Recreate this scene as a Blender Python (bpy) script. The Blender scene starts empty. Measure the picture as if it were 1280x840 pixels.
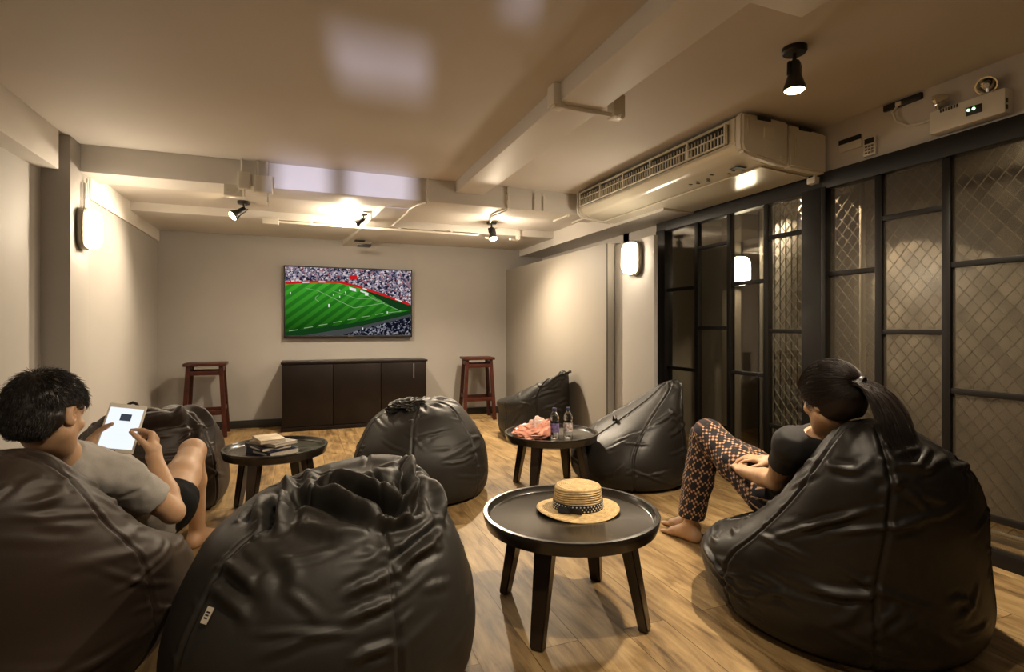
import bpy, bmesh, math, random
import numpy as np
from mathutils import Vector, Matrix
random.seed(7)
PI = math.pi
SC = bpy.context.scene
COL = SC.collection

# ------------------------------------------------------------------ helpers
def tag(o, label=None, cat=None, group=None, kind=None):
    if label: o['label'] = label
    if cat: o['category'] = cat
    if group: o['group'] = group
    if kind: o['kind'] = kind
    return o

def empty(name, loc=(0, 0, 0), rz=0.0, label=None, cat=None, group=None, kind=None):
    o = bpy.data.objects.new(name, None)
    o.empty_display_size = 0.1
    COL.objects.link(o)
    o.location = loc
    o.rotation_euler = (0, 0, rz)
    return tag(o, label, cat, group, kind)

def link_mesh(name, me, m=None, parent=None, smooth=True, loc=None):
    o = bpy.data.objects.new(name, me)
    COL.objects.link(o)
    if m is not None:
        for q in (m if isinstance(m, (list, tuple)) else [m]):
            me.materials.append(q)
    if parent is not None:
        o.parent = parent
    if loc: o.location = loc
    if smooth and len(me.polygons):
        me.polygons.foreach_set('use_smooth', [True] * len(me.polygons))
    return o

def npmesh(name, V, Fq):
    me = bpy.data.meshes.new(name)
    V = np.asarray(V, dtype=np.float32); Fq = np.asarray(Fq, dtype=np.int32)
    n = len(Fq); k = Fq.shape[1]
    me.vertices.add(len(V)); me.vertices.foreach_set('co', V.ravel())
    me.loops.add(n * k); me.loops.foreach_set('vertex_index', Fq.ravel())
    me.polygons.add(n)
    me.polygons.foreach_set('loop_start', np.arange(0, n * k, k, dtype=np.int32))
    me.polygons.foreach_set('loop_total', np.full(n, k, dtype=np.int32))
    me.update(calc_edges=True); me.validate()
    return me

class MB:
    """collects shapes in a bmesh and links them as ONE mesh object"""
    def __init__(s): s.bm = bmesh.new()
    def box(s, x0, x1, y0, y1, z0, z1, bev=0.0, mi=0, seg=2):
        t = bmesh.new()
        bmesh.ops.create_cube(t, size=1.0)
        for v in t.verts:
            v.co = Vector(((x0 + x1) / 2 + v.co.x * (x1 - x0), (y0 + y1) / 2 + v.co.y * (y1 - y0), (z0 + z1) / 2 + v.co.z * (z1 - z0)))
        if bev > 0: bmesh.ops.bevel(t, geom=t.edges[:], offset=bev, segments=seg, affect='EDGES', profile=0.6)
        return s.merge(t, mi)
    def obox(s, M, hx, hy, hz, bev=0.0, mi=0):
        t = bmesh.new()
        bmesh.ops.create_cube(t, size=1.0)
        for v in t.verts: v.co = Vector((v.co.x * 2 * hx, v.co.y * 2 * hy, v.co.z * 2 * hz))
        if bev > 0: bmesh.ops.bevel(t, geom=t.edges[:], offset=bev, segments=2, affect='EDGES')
        for v in t.verts: v.co = M @ v.co
        return s.merge(t, mi)
    def merge(s, t, mi=0):
        bmesh.ops.recalc_face_normals(t, faces=t.faces[:])
        mp = {}
        for v in t.verts: mp[v.index if False else v] = s.bm.verts.new(v.co)
        for f in t.faces:
            try:
                g = s.bm.faces.new([mp[v] for v in f.verts]); g.material_index = mi; g.smooth = True
            except ValueError: pass
        t.free(); return s
    def lathe(s, prof, c=(0, 0, 0), n=48, M=None, mi=0):
        t = bmesh.new(); rings = []
        for r, z in prof:
            if r < 1e-6: rings.append([t.verts.new((0, 0, z))])
            else: rings.append([t.verts.new((r * math.cos(2 * PI * k / n), r * math.sin(2 * PI * k / n), z)) for k in range(n)])
        for a, b in zip(rings, rings[1:]):
            for k in range(n):
                if len(a) == 1 and len(b) == 1: continue
                if len(a) == 1: t.faces.new((a[0], b[k], b[(k + 1) % n]))
                elif len(b) == 1: t.faces.new((a[k], a[(k + 1) % n], b[0]))
                else: t.faces.new((a[k], a[(k + 1) % n], b[(k + 1) % n], b[k]))
        for v in t.verts:
            v.co = (M @ v.co if M is not None else v.co) + Vector(c)
        return s.merge(t, mi)
    def tube(s, pts, r, n=10, mi=0, cap=True):
        pts = [Vector(p) for p in pts]; t = bmesh.new(); rings = []
        rs = r if isinstance(r, (list, tuple)) else [r] * len(pts)
        up = None
        for i, p in enumerate(pts):
            d = (pts[min(i + 1, len(pts) - 1)] - pts[max(i - 1, 0)]).normalized()
            if up is None: up = d.orthogonal().normalized()
            up = (up - d * up.dot(d)).normalized(); w = d.cross(up)
            rings.append([t.verts.new(p + (up * math.cos(2 * PI * k / n) + w * math.sin(2 * PI * k / n)) * rs[i]) for k in range(n)])
        for a, b in zip(rings, rings[1:]):
            for k in range(n): t.faces.new((a[k], a[(k + 1) % n], b[(k + 1) % n], b[k]))
        if cap:
            t.faces.new(rings[0][::-1]); t.faces.new(rings[-1])
        return s.merge(t, mi)
    def prism(s, poly, axis, a, b, bev=0.0, mi=0):
        """extrude a polygon: axis 'x','y','z'; poly holds the two other coordinates in order"""
        t = bmesh.new()
        def P(u, v, w): return {'x': (w, u, v), 'y': (u, w, v), 'z': (u, v, w)}[axis]
        A = [t.verts.new(P(u, v, a)) for u, v in poly]; B = [t.verts.new(P(u, v, b)) for u, v in poly]
        n = len(poly)
        t.faces.new(A); t.faces.new(B[::-1])
        for k in range(n): t.faces.new((A[k], A[(k + 1) % n], B[(k + 1) % n], B[k]))
        bmesh.ops.recalc_face_normals(t, faces=t.faces[:])
        if bev > 0: bmesh.ops.bevel(t, geom=t.edges[:], offset=bev, segments=2, affect='EDGES')
        return s.merge(t, mi)
    def taper(s, p0, p1, w0, w1, ax=(1, 0, 0), bev=0.004, mi=0):
        """square bar from p0 to p1 with half widths w0=(a,b), w1=(a,b)"""
        p0, p1 = Vector(p0), Vector(p1); d = (p1 - p0).normalized()
        u = (Vector(ax) - d * Vector(ax).dot(d)).normalized(); v = d.cross(u)
        t = bmesh.new(); R = []
        for p, w in ((p0, w0), (p1, w1)):
            R.append([t.verts.new(p + u * w[0] * i + v * w[1] * j) for i, j in ((-1, -1), (1, -1), (1, 1), (-1, 1))])
        t.faces.new(R[0][::-1]); t.faces.new(R[1])
        for k in range(4): t.faces.new((R[0][k], R[0][(k + 1) % 4], R[1][(k + 1) % 4], R[1][k]))
        bmesh.ops.recalc_face_normals(t, faces=t.faces[:])
        if bev > 0: bmesh.ops.bevel(t, geom=t.edges[:], offset=bev, segments=2, affect='EDGES')
        return s.merge(t, mi)
    def build(s, name, m=None, parent=None, smooth=None, loc=None):
        me = bpy.data.meshes.new(name); s.bm.to_mesh(me); s.bm.free()
        o = link_mesh(name, me, m, parent, False, loc)
        me.polygons.foreach_set('use_smooth', [True] * len(me.polygons))
        if smooth is None: smooth = 35
        try: me.set_sharp_from_angle(angle=math.radians(smooth))
        except Exception: pass
        return o

# ------------------------------------------------------------------ materials
def mat(name, col, rough=0.5, metal=0.0, spec=0.5, noise=None, bump=None, emit=None, coat=0.0, sheen=0.0, sss=0.0, coords='Object'):
    m = bpy.data.materials.new(name); m.use_nodes = True
    nt = m.node_tree; b = nt.nodes['Principled BSDF']
    b.inputs['Base Color'].default_value = (*col, 1); b.inputs['Roughness'].default_value = rough
    b.inputs['Metallic'].default_value = metal; b.inputs['Specular IOR Level'].default_value = spec
    if coat: b.inputs['Coat Weight'].default_value = coat; b.inputs['Coat Roughness'].default_value = 0.12
    if sheen: b.inputs['Sheen Weight'].default_value = sheen
    if sss:
        b.inputs['Subsurface Weight'].default_value = sss
        b.inputs['Subsurface Radius'].default_value = (0.012, 0.005, 0.003)
        b.inputs['Subsurface Scale'].default_value = 1.0
    tc = None
    if noise or bump: tc = nt.nodes.new('ShaderNodeTexCoord')
    if noise:
        sc, amt = noise[0], noise[1]
        n = nt.nodes.new('ShaderNodeTexNoise'); n.inputs['Scale'].default_value = sc; n.inputs['Detail'].default_value = 4
        nt.links.new(tc.outputs[coords], n.inputs['Vector'])
        r = nt.nodes.new('ShaderNodeValToRGB')
        r.color_ramp.elements[0].position = 0.3; r.color_ramp.elements[1].position = 0.7
        lo = tuple(c * (1 - amt) for c in col); hi = tuple(min(1, c * (1 + amt)) for c in col)
        r.color_ramp.elements[0].color = (*lo, 1); r.color_ramp.elements[1].color = (*hi, 1)
        nt.links.new(n.outputs['Fac'], r.inputs['Fac']); nt.links.new(r.outputs['Color'], b.inputs['Base Color'])
    if bump:
        sc, st, dist = bump
        n = nt.nodes.new('ShaderNodeTexNoise'); n.inputs['Scale'].default_value = sc; n.inputs['Detail'].default_value = 3
        nt.links.new(tc.outputs[coords], n.inputs['Vector'])
        bp = nt.nodes.new('ShaderNodeBump'); bp.inputs['Strength'].default_value = st; bp.inputs['Distance'].default_value = dist
        nt.links.new(n.outputs['Fac'], bp.inputs['Height']); nt.links.new(bp.outputs['Normal'], b.inputs['Normal'])
    if emit:
        b.inputs['Emission Color'].default_value = (*emit[0], 1); b.inputs['Emission Strength'].default_value = emit[1]
    return m

def leather(name, col, rough=0.42):
    m = mat(name, col, rough, spec=0.4, noise=(3.0, 0.18))
    nt = m.node_tree; b = nt.nodes['Principled BSDF']
    tc = nt.nodes.new('ShaderNodeTexCoord')
    v = nt.nodes.new('ShaderNodeTexVoronoi'); v.inputs['Scale'].default_value = 330
    n = nt.nodes.new('ShaderNodeTexNoise'); n.inputs['Scale'].default_value = 22; n.inputs['Detail'].default_value = 5
    n2 = nt.nodes.new('ShaderNodeTexNoise'); n2.inputs['Scale'].default_value = 5; n2.inputs['Detail'].default_value = 2
    for q in (v, n, n2): nt.links.new(tc.outputs['Object'], q.inputs['Vector'])
    b1 = nt.nodes.new('ShaderNodeBump'); b1.inputs['Strength'].default_value = 0.12; b1.inputs['Distance'].default_value = 0.001
    b2 = nt.nodes.new('ShaderNodeBump'); b2.inputs['Strength'].default_value = 0.15; b2.inputs['Distance'].default_value = 0.006
    b3 = nt.nodes.new('ShaderNodeBump'); b3.inputs['Strength'].default_value = 0.08; b3.inputs['Distance'].default_value = 0.025
    nt.links.new(v.outputs['Distance'], b1.inputs['Height']); nt.links.new(n.outputs['Fac'], b2.inputs['Height']); nt.links.new(n2.outputs['Fac'], b3.inputs['Height'])
    nt.links.new(b3.outputs['Normal'], b2.inputs['Normal']); nt.links.new(b2.outputs['Normal'], b1.inputs['Normal'])
    nt.links.new(b1.outputs['Normal'], b.inputs['Normal'])
    return m

def thin_glass(name, tint=(0.9, 0.92, 0.9), refl=1.0, haze=0.0, ior=1.6, rough=0.01):
    m = bpy.data.materials.new(name); m.use_nodes = True
    nt = m.node_tree; nt.nodes.clear()
    out = nt.nodes.new('ShaderNodeOutputMaterial'); mx = nt.nodes.new('ShaderNodeMixShader')
    tr = nt.nodes.new('ShaderNodeBsdfTransparent'); tr.inputs[0].default_value = (*tint, 1)
    gl = nt.nodes.new('ShaderNodeBsdfGlossy'); gl.inputs['Roughness'].default_value = rough; gl.inputs[0].default_value = (refl, refl, refl, 1)
    fr = nt.nodes.new('ShaderNodeFresnel'); ge = nt.nodes.new('ShaderNodeNewGeometry'); mr = nt.nodes.new('ShaderNodeMapRange'); mr.inputs['To Min'].default_value = ior; mr.inputs['To Max'].default_value = 1 / ior
    nt.links.new(ge.outputs['Backfacing'], mr.inputs['Value']); nt.links.new(mr.outputs['Result'], fr.inputs[0])      # the same reflectance on both faces of the pane
    nt.links.new(fr.outputs[0], mx.inputs[0]); nt.links.new(gl.outputs[0], mx.inputs[2])
    if haze > 0:
        df = nt.nodes.new('ShaderNodeBsdfDiffuse'); df.inputs[0].default_value = (0.30, 0.26, 0.2, 1)
        m2 = nt.nodes.new('ShaderNodeMixShader'); m2.inputs[0].default_value = haze
        nt.links.new(tr.outputs[0], m2.inputs[1]); nt.links.new(df.outputs[0], m2.inputs[2]); nt.links.new(m2.outputs[0], mx.inputs[1])
    else: nt.links.new(tr.outputs[0], mx.inputs[1])
    nt.links.new(mx.outputs[0], out.inputs[0])
    return m

# ------------------------------------------------------------------ implicit surfaces
def _v(a): return np.array(a, dtype=np.float32)
def frame(d, hint):
    d = _v(d); d = d / np.linalg.norm(d); h = _v(hint); s = h - d * h.dot(d); s = s / np.linalg.norm(s)
    return d, s, np.cross(d, s)
class Field:
    def __init__(s, lo, hi, h):
        s.o = _v(lo); s.h = h
        s.n = [int(math.ceil((hi[i] - lo[i]) / h)) + 1 for i in range(3)]
        s.d = np.full(s.n, 0.3, dtype=np.float32)
    def _reg(s, lo, hi, m):
        a = [max(0, int((lo[i] - m - s.o[i]) / s.h)) for i in range(3)]
        b = [min(s.n[i], int((hi[i] + m - s.o[i]) / s.h) + 2) for i in range(3)]
        if any(b[i] <= a[i] for i in range(3)): return None, None
        g = np.meshgrid(*[s.o[i] + s.h * np.arange(a[i], b[i], dtype=np.float32) for i in range(3)], indexing='ij')
        return tuple(slice(a[i], b[i]) for i in range(3)), g
    def _put(s, sl, d, k, cut, sub):
        if cut:
            for (dc) in cut: d = np.maximum(d, dc)
        e = s.d[sl]
        if sub:
            h = np.clip(0.5 - 0.5 * (e + d) / k, 0, 1); s.d[sl] = e * (1 - h) + (-d) * h + k * h * (1 - h)
        else:
            h = np.clip(0.5 + 0.5 * (e - d) / k, 0, 1); s.d[sl] = e * (1 - h) + d * h - k * h * (1 - h)
    def _cut(s, g, cuts):
        def pl(p, n): return (g[0] - p[0]) * n[0] + (g[1] - p[1]) * n[1] + (g[2] - p[2]) * n[2]
        return [np.minimum(pl(*q[0]), pl(*q[1])) if isinstance(q[0], tuple) and isinstance(q[0][0], np.ndarray) else pl(*q) for q in (cuts or [])]
    def cap(s, a, b, ra, rb=None, k=0.02, cuts=None, sub=False):
        rb = ra if rb is None else rb; a, b = _v(a), _v(b); R = max(ra, rb)
        sl, g = s._reg(np.minimum(a, b) - R, np.maximum(a, b) + R, k + 3 * s.h)
        if sl is None: return s
        ab = b - a; L = float(ab.dot(ab)) + 1e-9
        t = np.clip(((g[0] - a[0]) * ab[0] + (g[1] - a[1]) * ab[1] + (g[2] - a[2]) * ab[2]) / L, 0, 1)
        d = np.sqrt((g[0] - a[0] - t * ab[0]) ** 2 + (g[1] - a[1] - t * ab[1]) ** 2 + (g[2] - a[2] - t * ab[2]) ** 2) - (ra + t * (rb - ra))
        s._put(sl, d, k, s._cut(g, cuts), sub); return s
    def chain(s, pts, rs, k=0.02, cuts=None):
        for i in range(len(pts) - 1): s.cap(pts[i], pts[i + 1], rs[i], rs[i + 1], k, cuts)
        return s
    def ell(s, c, r, ax=None, k=0.02, cuts=None, sub=False):
        """r: radii along the three axes of ax (rows)"""
        c = _v(c); R = max(r)
        sl, g = s._reg(c - R, c + R, k + 3 * s.h)
        if sl is None: return s
        A = np.eye(3, dtype=np.float32) if ax is None else np.array(ax, dtype=np.float32)
        q = [(g[0] - c[0]) * A[i][0] + (g[1] - c[1]) * A[i][1] + (g[2] - c[2]) * A[i][2] for i in range(3)]
        k0 = np.sqrt(sum((q[i] / r[i]) ** 2 for i in range(3))); k1 = np.sqrt(sum((q[i] / r[i] ** 2) ** 2 for i in range(3))) + 1e-9
        s._put(sl, k0 * (k0 - 1) / k1, k, s._cut(g, cuts), sub); return s
    def rbox(s, c, hs, r, ax, k=0.01, cuts=None):
        c = _v(c); R = float(np.linalg.norm(hs)) + r
        sl, g = s._reg(c - R, c + R, k + 3 * s.h)
        if sl is None: return s
        A = np.array(ax, dtype=np.float32)
        q = [np.abs((g[0] - c[0]) * A[i][0] + (g[1] - c[1]) * A[i][1] + (g[2] - c[2]) * A[i][2]) - (hs[i] - r) for i in range(3)]
        d = np.sqrt(sum(np.maximum(x, 0) ** 2 for x in q)) + np.minimum(np.maximum(np.maximum(q[0], q[1]), q[2]), 0) - r
        s._put(sl, d, k, s._cut(g, cuts), sub=False); return s
    def sample(s, P):
        q = (P - s.o) / s.h; n = np.array(s.n) - 2
        ok = np.all((q >= 0) & (q <= n), axis=1); q = np.clip(q, 0, n); i = q.astype(int); f = q - i
        r = np.zeros(len(P), dtype=np.float32)
        for dx in (0, 1):
            for dy in (0, 1):
                for dz in (0, 1):
                    w = (f[:, 0] if dx else 1 - f[:, 0]) * (f[:, 1] if dy else 1 - f[:, 1]) * (f[:, 2] if dz else 1 - f[:, 2])
                    r += w * s.d[i[:, 0] + dx, i[:, 1] + dy, i[:, 2] + dz]
        return np.where(ok, r, 0.3)
    def grad(s, P, e=0.012):
        G = np.stack([s.sample(P + np.eye(3)[i] * e) - s.sample(P - np.eye(3)[i] * e) for i in range(3)], axis=1)
        return G / (np.linalg.norm(G, axis=1, keepdims=True) + 1e-9)
    def mesh(s):
        d = s.d; ins = d < 0; n = s.n; o = s.o; h = s.h
        c = np.zeros([x - 1 for x in n], dtype=np.int8)
        S = lambda a, i, j, k: a[i:n[0] - 1 + i, j:n[1] - 1 + j, k:n[2] - 1 + k]
        for i in (0, 1):
            for j in (0, 1):
                for k in (0, 1): c += S(ins, i, j, k)
        act = (c > 0) & (c < 8); I = np.argwhere(act)
        idx = np.full(act.shape, -1, dtype=np.int32); idx[act] = np.arange(len(I))
        acc = np.zeros((len(I), 3)); cnt = np.zeros(len(I))
        corners = [(i, j, k) for i in (0, 1) for j in (0, 1) for k in (0, 1)]
        val = {q: d[I[:, 0] + q[0], I[:, 1] + q[1], I[:, 2] + q[2]] for q in corners}
        for q in corners:
            for ax in range(3):
                if q[ax]: continue
                w = list(q); w[ax] = 1; w = tuple(w); a, b = val[q], val[w]
                m = (a < 0) != (b < 0); t = np.where(m, a / np.where(m, a - b, 1), 0)
                p = np.array(q, dtype=float)[None, :].repeat(len(I), 0); p[:, ax] += t
                acc[m] += p[m]; cnt[m] += 1
        V = o + h * (I + acc / cnt[:, None])
        Q = []
        for ax in range(3):
            u, v = (ax + 1) % 3, (ax + 2) % 3
            a = [slice(None)] * 3; b = [slice(None)] * 3
            a[ax] = slice(0, n[ax] - 1); b[ax] = slice(1, n[ax])
            ia, ib = ins[tuple(a)], ins[tuple(b)]
            E = np.argwhere(ia != ib)
            E = E[(E[:, u] > 0) & (E[:, v] > 0) & (E[:, u] < n[u] - 1) & (E[:, v] < n[v] - 1)]
            fl = ia[E[:, 0], E[:, 1], E[:, 2]]
            def cell(du, dv):
                X = E.copy(); X[:, u] += du; X[:, v] += dv; return idx[X[:, 0], X[:, 1], X[:, 2]]
            q = np.stack([cell(-1, -1), cell(0, -1), cell(0, 0), cell(-1, 0)], axis=1)
            q[~fl] = q[~fl][:, ::-1]; Q.append(q)
        Q = np.concatenate(Q); Q = Q[(Q >= 0).all(axis=1)]
        return V, Q
    def build(s, name, m, parent=None, it=2, disp=None):
        V, Q = s.mesh()
        V = relax(V, Q, it)
        if disp is not None: V = disp(V)
        return link_mesh(name, npmesh(name, V, Q), m, parent)

def relax(V, Q, it=2, lam=0.5):
    e = np.concatenate([Q[:, [0, 1]], Q[:, [1, 2]], Q[:, [2, 3]], Q[:, [3, 0]]])
    for k in range(it * 2):
        l = lam if k % 2 == 0 else -lam * 1.03
        a = np.zeros_like(V); c = np.zeros(len(V))
        for ax in range(3):
            a[:, ax] = np.bincount(e[:, 0], V[e[:, 1], ax], len(V)) + np.bincount(e[:, 1], V[e[:, 0], ax], len(V))
        c = np.bincount(e[:, 0], minlength=len(V)) + np.bincount(e[:, 1], minlength=len(V))
        V = V + l * (a / np.maximum(c, 1)[:, None] - V)
    return V

def vnoise(P, seed=0):
    """smooth value noise, about -1..1"""
    i = np.floor(P).astype(np.int64); f = P - i; f = f * f * (3 - 2 * f); r = 0
    def hsh(x, y, z):
        h = (x * 374761393 + y * 668265263 + z * 2147483647 + seed * 974711) & 0xffffffff
        h = ((h ^ (h >> 13)) * 1274126177) & 0xffffffff
        return ((h ^ (h >> 16)) & 0xffff) / 32767.5 - 1
    for dx in (0, 1):
        for dy in (0, 1):
            for dz in (0, 1):
                w = (f[:, 0] if dx else 1 - f[:, 0]) * (f[:, 1] if dy else 1 - f[:, 1]) * (f[:, 2] if dz else 1 - f[:, 2])
                r = r + w * hsh(i[:, 0] + dx, i[:, 1] + dy, i[:, 2] + dz)
    return r
def vnormals(V, Q):
    n = np.cross(V[Q[:, 2]] - V[Q[:, 0]], V[Q[:, 3]] - V[Q[:, 1]])
    N = np.zeros_like(V)
    for k in range(4):
        for ax in range(3): N[:, ax] += np.bincount(Q[:, k], n[:, ax], len(V))
    return N / (np.linalg.norm(N, axis=1, keepdims=True) + 1e-12)

# ------------------------------------------------------------------ palette
M = {}
M['wall'] = mat('wall_paint', (0.375, 0.355, 0.33), 0.62, noise=(1.3, 0.05), bump=(160, 0.06, 0.002))
M['panelwall'] = mat('panel_paint', (0.27, 0.245, 0.21), 0.6, noise=(1.1, 0.05), bump=(160, 0.06, 0.002))
M['ceil'] = mat('ceiling_paint', (0.66, 0.62, 0.575), 0.7, noise=(0.9, 0.05), bump=(120, 0.05, 0.002))
M['beam'] = mat('beam_paint', (0.68, 0.645, 0.60), 0.55, noise=(1.5, 0.04), bump=(140, 0.06, 0.002))
M['white'] = mat('white_plastic', (0.72, 0.68, 0.6), 0.4)
M['ivory'] = mat('ivory_plastic', (0.74, 0.70, 0.58), 0.22, coat=0.5)
M['black'] = mat('black_plastic', (0.012, 0.011, 0.010), 0.4)
M['blackmetal'] = mat('black_metal', (0.006, 0.005, 0.0045), 0.42, spec=0.3, bump=(90, 0.05, 0.002))
M['rimmetal'] = mat('grey_metal', (0.22, 0.19, 0.15), 0.35, metal=0.8)
M['chrome'] = mat('chrome', (0.8, 0.78, 0.72), 0.12, metal=1.0)
M['espresso'] = mat('espresso_wood', (0.020, 0.013, 0.009), 0.27, noise=(6, 0.25), coat=0.25)
M['cabinet'] = mat('cabinet_wood', (0.007, 0.0038, 0.0028), 0.34, spec=0.32, noise=(5, 0.3), bump=(40, 0.04, 0.002))
M['tray'] = mat('tray_lacquer', (0.017, 0.0135, 0.010), 0.27, noise=(8, 0.15), coat=0.25)
M['stool'] = mat('red_stained_wood', (0.045, 0.010, 0.005), 0.42, spec=0.3, noise=(9, 0.35))
M['base'] = mat('baseboard_paint', (0.018, 0.016, 0.014), 0.5)
M['globe'] = mat('lit_opal_glass', (0.9, 0.85, 0.75), 0.3, emit=((1.0, 0.84, 0.62), 25))
M['bulb'] = mat('lit_bulb', (0.9, 0.85, 0.7), 0.3, emit=((1.0, 0.74, 0.42), 60))
M['dim'] = mat('unlit_lens', (0.75, 0.7, 0.6), 0.1, coat=0.5)
M['glass'] = thin_glass('window_glass', (0.80, 0.79, 0.74), 1.0, ior=1.75)
M['film'] = thin_glass('frosted_film_glass', (0.52, 0.50, 0.45), 0.7, haze=0.10, rough=0.2)
M['wire'] = mat('galvanised_wire', (0.40, 0.36, 0.29), 0.5, metal=0.3)
M['shutter'] = mat('shutter_metal', (0.5, 0.47, 0.42), 0.5)
M['outwall'] = mat('outside_wall_paint', (0.24, 0.21, 0.17), 0.8, noise=(2, 0.1))

def wood_floor():
    m = bpy.data.materials.new('wood_plank_floor'); m.use_nodes = True
    nt = m.node_tree; b = nt.nodes['Principled BSDF']; N = nt.nodes.new; L = nt.links.new
    tc = N('ShaderNodeTexCoord')
    mp = N('ShaderNodeMapping'); mp.inputs['Rotation'].default_value = (0, 0, PI / 2); L(tc.outputs['Object'], mp.inputs['Vector'])
    br = N('ShaderNodeTexBrick'); br.offset = 0.37; br.offset_frequency = 2
    br.inputs['Scale'].default_value = 1; br.inputs['Brick Width'].default_value = 1.25; br.inputs['Row Height'].default_value = 0.185
    br.inputs['Mortar Size'].default_value = 0.0016; br.inputs['Mortar Smooth'].default_value = 0.2; br.inputs['Bias'].default_value = 0
    br.inputs['Color1'].default_value = (0, 0, 0, 1); br.inputs['Color2'].default_value = (1, 1, 1, 1); br.inputs['Mortar'].default_value = (0.5, 0.5, 0.5, 1)
    L(mp.outputs[0], br.inputs['Vector'])
    # grain stretched along the plank and shifted per plank
    sv = N('ShaderNodeVectorMath'); sv.operation = 'MULTIPLY_ADD'
    sv.inputs[1].default_value = (13.7, 7.1, 3.3); L(br.outputs['Color'], sv.inputs[0]); L(tc.outputs['Object'], sv.inputs[2])
    m1 = N('ShaderNodeMapping'); m1.inputs['Scale'].default_value = (9, 1.0, 1); L(sv.outputs[0], m1.inputs['Vector'])
    n1 = N('ShaderNodeTexNoise'); n1.inputs['Scale'].default_value = 2.6; n1.inputs['Detail'].default_value = 7; n1.inputs['Roughness'].default_value = 0.62; n1.inputs['Distortion'].default_value = 0.9
    L(m1.outputs[0], n1.inputs['Vector'])
    m2 = N('ShaderNodeMapping'); m2.inputs['Scale'].default_value = (4.2, 1.3, 1); L(sv.outputs[0], m2.inputs['Vector'])
    n2 = N('ShaderNodeTexNoise'); n2.inputs['Scale'].default_value = 1.6; n2.inputs['Detail'].default_value = 4; n2.inputs['Distortion'].default_value = 1.5
    L(m2.outputs[0], n2.inputs['Vector'])
    m3 = N('ShaderNodeMapping'); m3.inputs['Scale'].default_value = (60, 2.5, 1); L(sv.outputs[0], m3.inputs['Vector'])
    n3 = N('ShaderNodeTexNoise'); n3.inputs['Scale'].default_value = 3; n3.inputs['Detail'].default_value = 3; L(m3.outputs[0], n3.inputs['Vector'])
    r1 = N('ShaderNodeValToRGB'); e = r1.color_ramp.elements
    e[0].position = 0.30; e[0].color = (0.075, 0.043, 0.017, 1); e[1].position = 0.68; e[1].color = (0.43, 0.30, 0.14, 1)
    q = e.new(0.47); q.color = (0.25, 0.16, 0.068, 1)
    a1 = N('ShaderNodeMath'); a1.operation = 'MULTIPLY_ADD'; a1.inputs[1].default_value = 0.52; L(n1.outputs['Fac'], a1.inputs[0])
    a2 = N('ShaderNodeMath'); a2.operation = 'MULTIPLY_ADD'; a2.inputs[1].default_value = 0.62; a2.inputs[2].default_value = -0.12; L(n2.outputs['Fac'], a2.inputs[0])
    L(a2.outputs[0], a1.inputs[2])
    a3 = N('ShaderNodeMath'); a3.operation = 'MULTIPLY_ADD'; a3.inputs[1].default_value = 0.10; L(n3.outputs['Fac'], a3.inputs[0]); L(a1.outputs[0], a3.inputs[2])
    sp = N('ShaderNodeSeparateColor'); L(br.outputs['Color'], sp.inputs[0])
    a4 = N('ShaderNodeMath'); a4.operation = 'MULTIPLY_ADD'; a4.inputs[1].default_value = 0.07; L(sp.outputs[0], a4.inputs[0]); L(a3.outputs[0], a4.inputs[2])
    a5 = N('ShaderNodeMath'); a5.operation = 'SUBTRACT'; a5.inputs[1].default_value = 0.06; L(a4.outputs[0], a5.inputs[0])
    L(a5.outputs[0], r1.inputs['Fac'])
    mx = N('ShaderNodeMix'); mx.data_type = 'RGBA'; mx.blend_type = 'MULTIPLY'; mx.inputs['B'].default_value = (0.35, 0.28, 0.2, 1)
    L(br.outputs['Fac'], mx.inputs['Factor']); L(r1.outputs['Color'], mx.inputs['A']); L(mx.outputs['Result'], b.inputs['Base Color'])
    b.inputs['Roughness'].default_value = 0.50; b.inputs['Specular IOR Level'].default_value = 0.35
    bp = N('ShaderNodeBump'); bp.inputs['Strength'].default_value = 0.12; bp.inputs['Distance'].default_value = 0.004
    L(n1.outputs['Fac'], bp.inputs['Height'])
    bp2 = N('ShaderNodeBump'); bp2.invert = True; bp2.inputs['Strength'].default_value = 0.5; bp2.inputs['Distance'].default_value = 0.002
    L(br.outputs['Fac'], bp2.inputs['Height']); L(bp.outputs['Normal'], bp2.inputs['Normal']); L(bp2.outputs['Normal'], b.inputs['Normal'])
    return m
M['floor'] = wood_floor()

# ------------------------------------------------------------------ room shell
def struct(name, m, *boxes, bev=0.0):
    b = MB()
    for q in boxes: b.box(*q, bev=bev)
    return tag(b.build(name, m), kind='structure')
XR = 3.058
struct('floor', M['floor'], (-1.75, 4.9, -2.7, 6.85, -0.1, 0.0))
struct('ceiling', M['ceil'], (-1.75, 4.9, -2.7, 4.6, 2.37, 2.47), (-1.75, 4.9, 4.6, 6.85, 2.37, 2.47))
struct('wall_back', M['wall'], (-1.75, 3.2, 6.67, 6.8, 0, 2.4))
struct('wall_rear', M['wall'], (-1.75, 4.9, -2.7, -2.6, 0, 0.737), (-1.75, 4.9, -2.7, -2.6, 0.84, 0.903), (-1.75, 4.9, -2.7, -2.6, 0.969, 0.985), (-1.75, 4.9, -2.7, -2.6, 1.03, 2.4),      # slots shaped so the added cool spot throws patches on ceiling and beam
       (-1.75, -0.80, -2.7, -2.6, 0.73, 0.85), (-0.692, -0.672, -2.7, -2.6, 0.73, 0.85), (-1.75, -0.43, -2.7, -2.6, 0.98, 1.035), (-0.35, 4.9, -2.7, -2.6, 0.98, 1.035), (-0.53, 4.9, -2.7, -2.6, 0.73, 0.85), (-1.75, -0.655, -2.7, -2.6, 0.9, 0.97), (-0.50, 4.9, -2.7, -2.6, 0.9, 0.97))
struct('wall_left', M['wall'], (-1.75, -1.403, 4.665, 6.7, 0, 2.4), (-1.75, -1.55, -2.7, 4.33, 0, 2.4))
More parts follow.
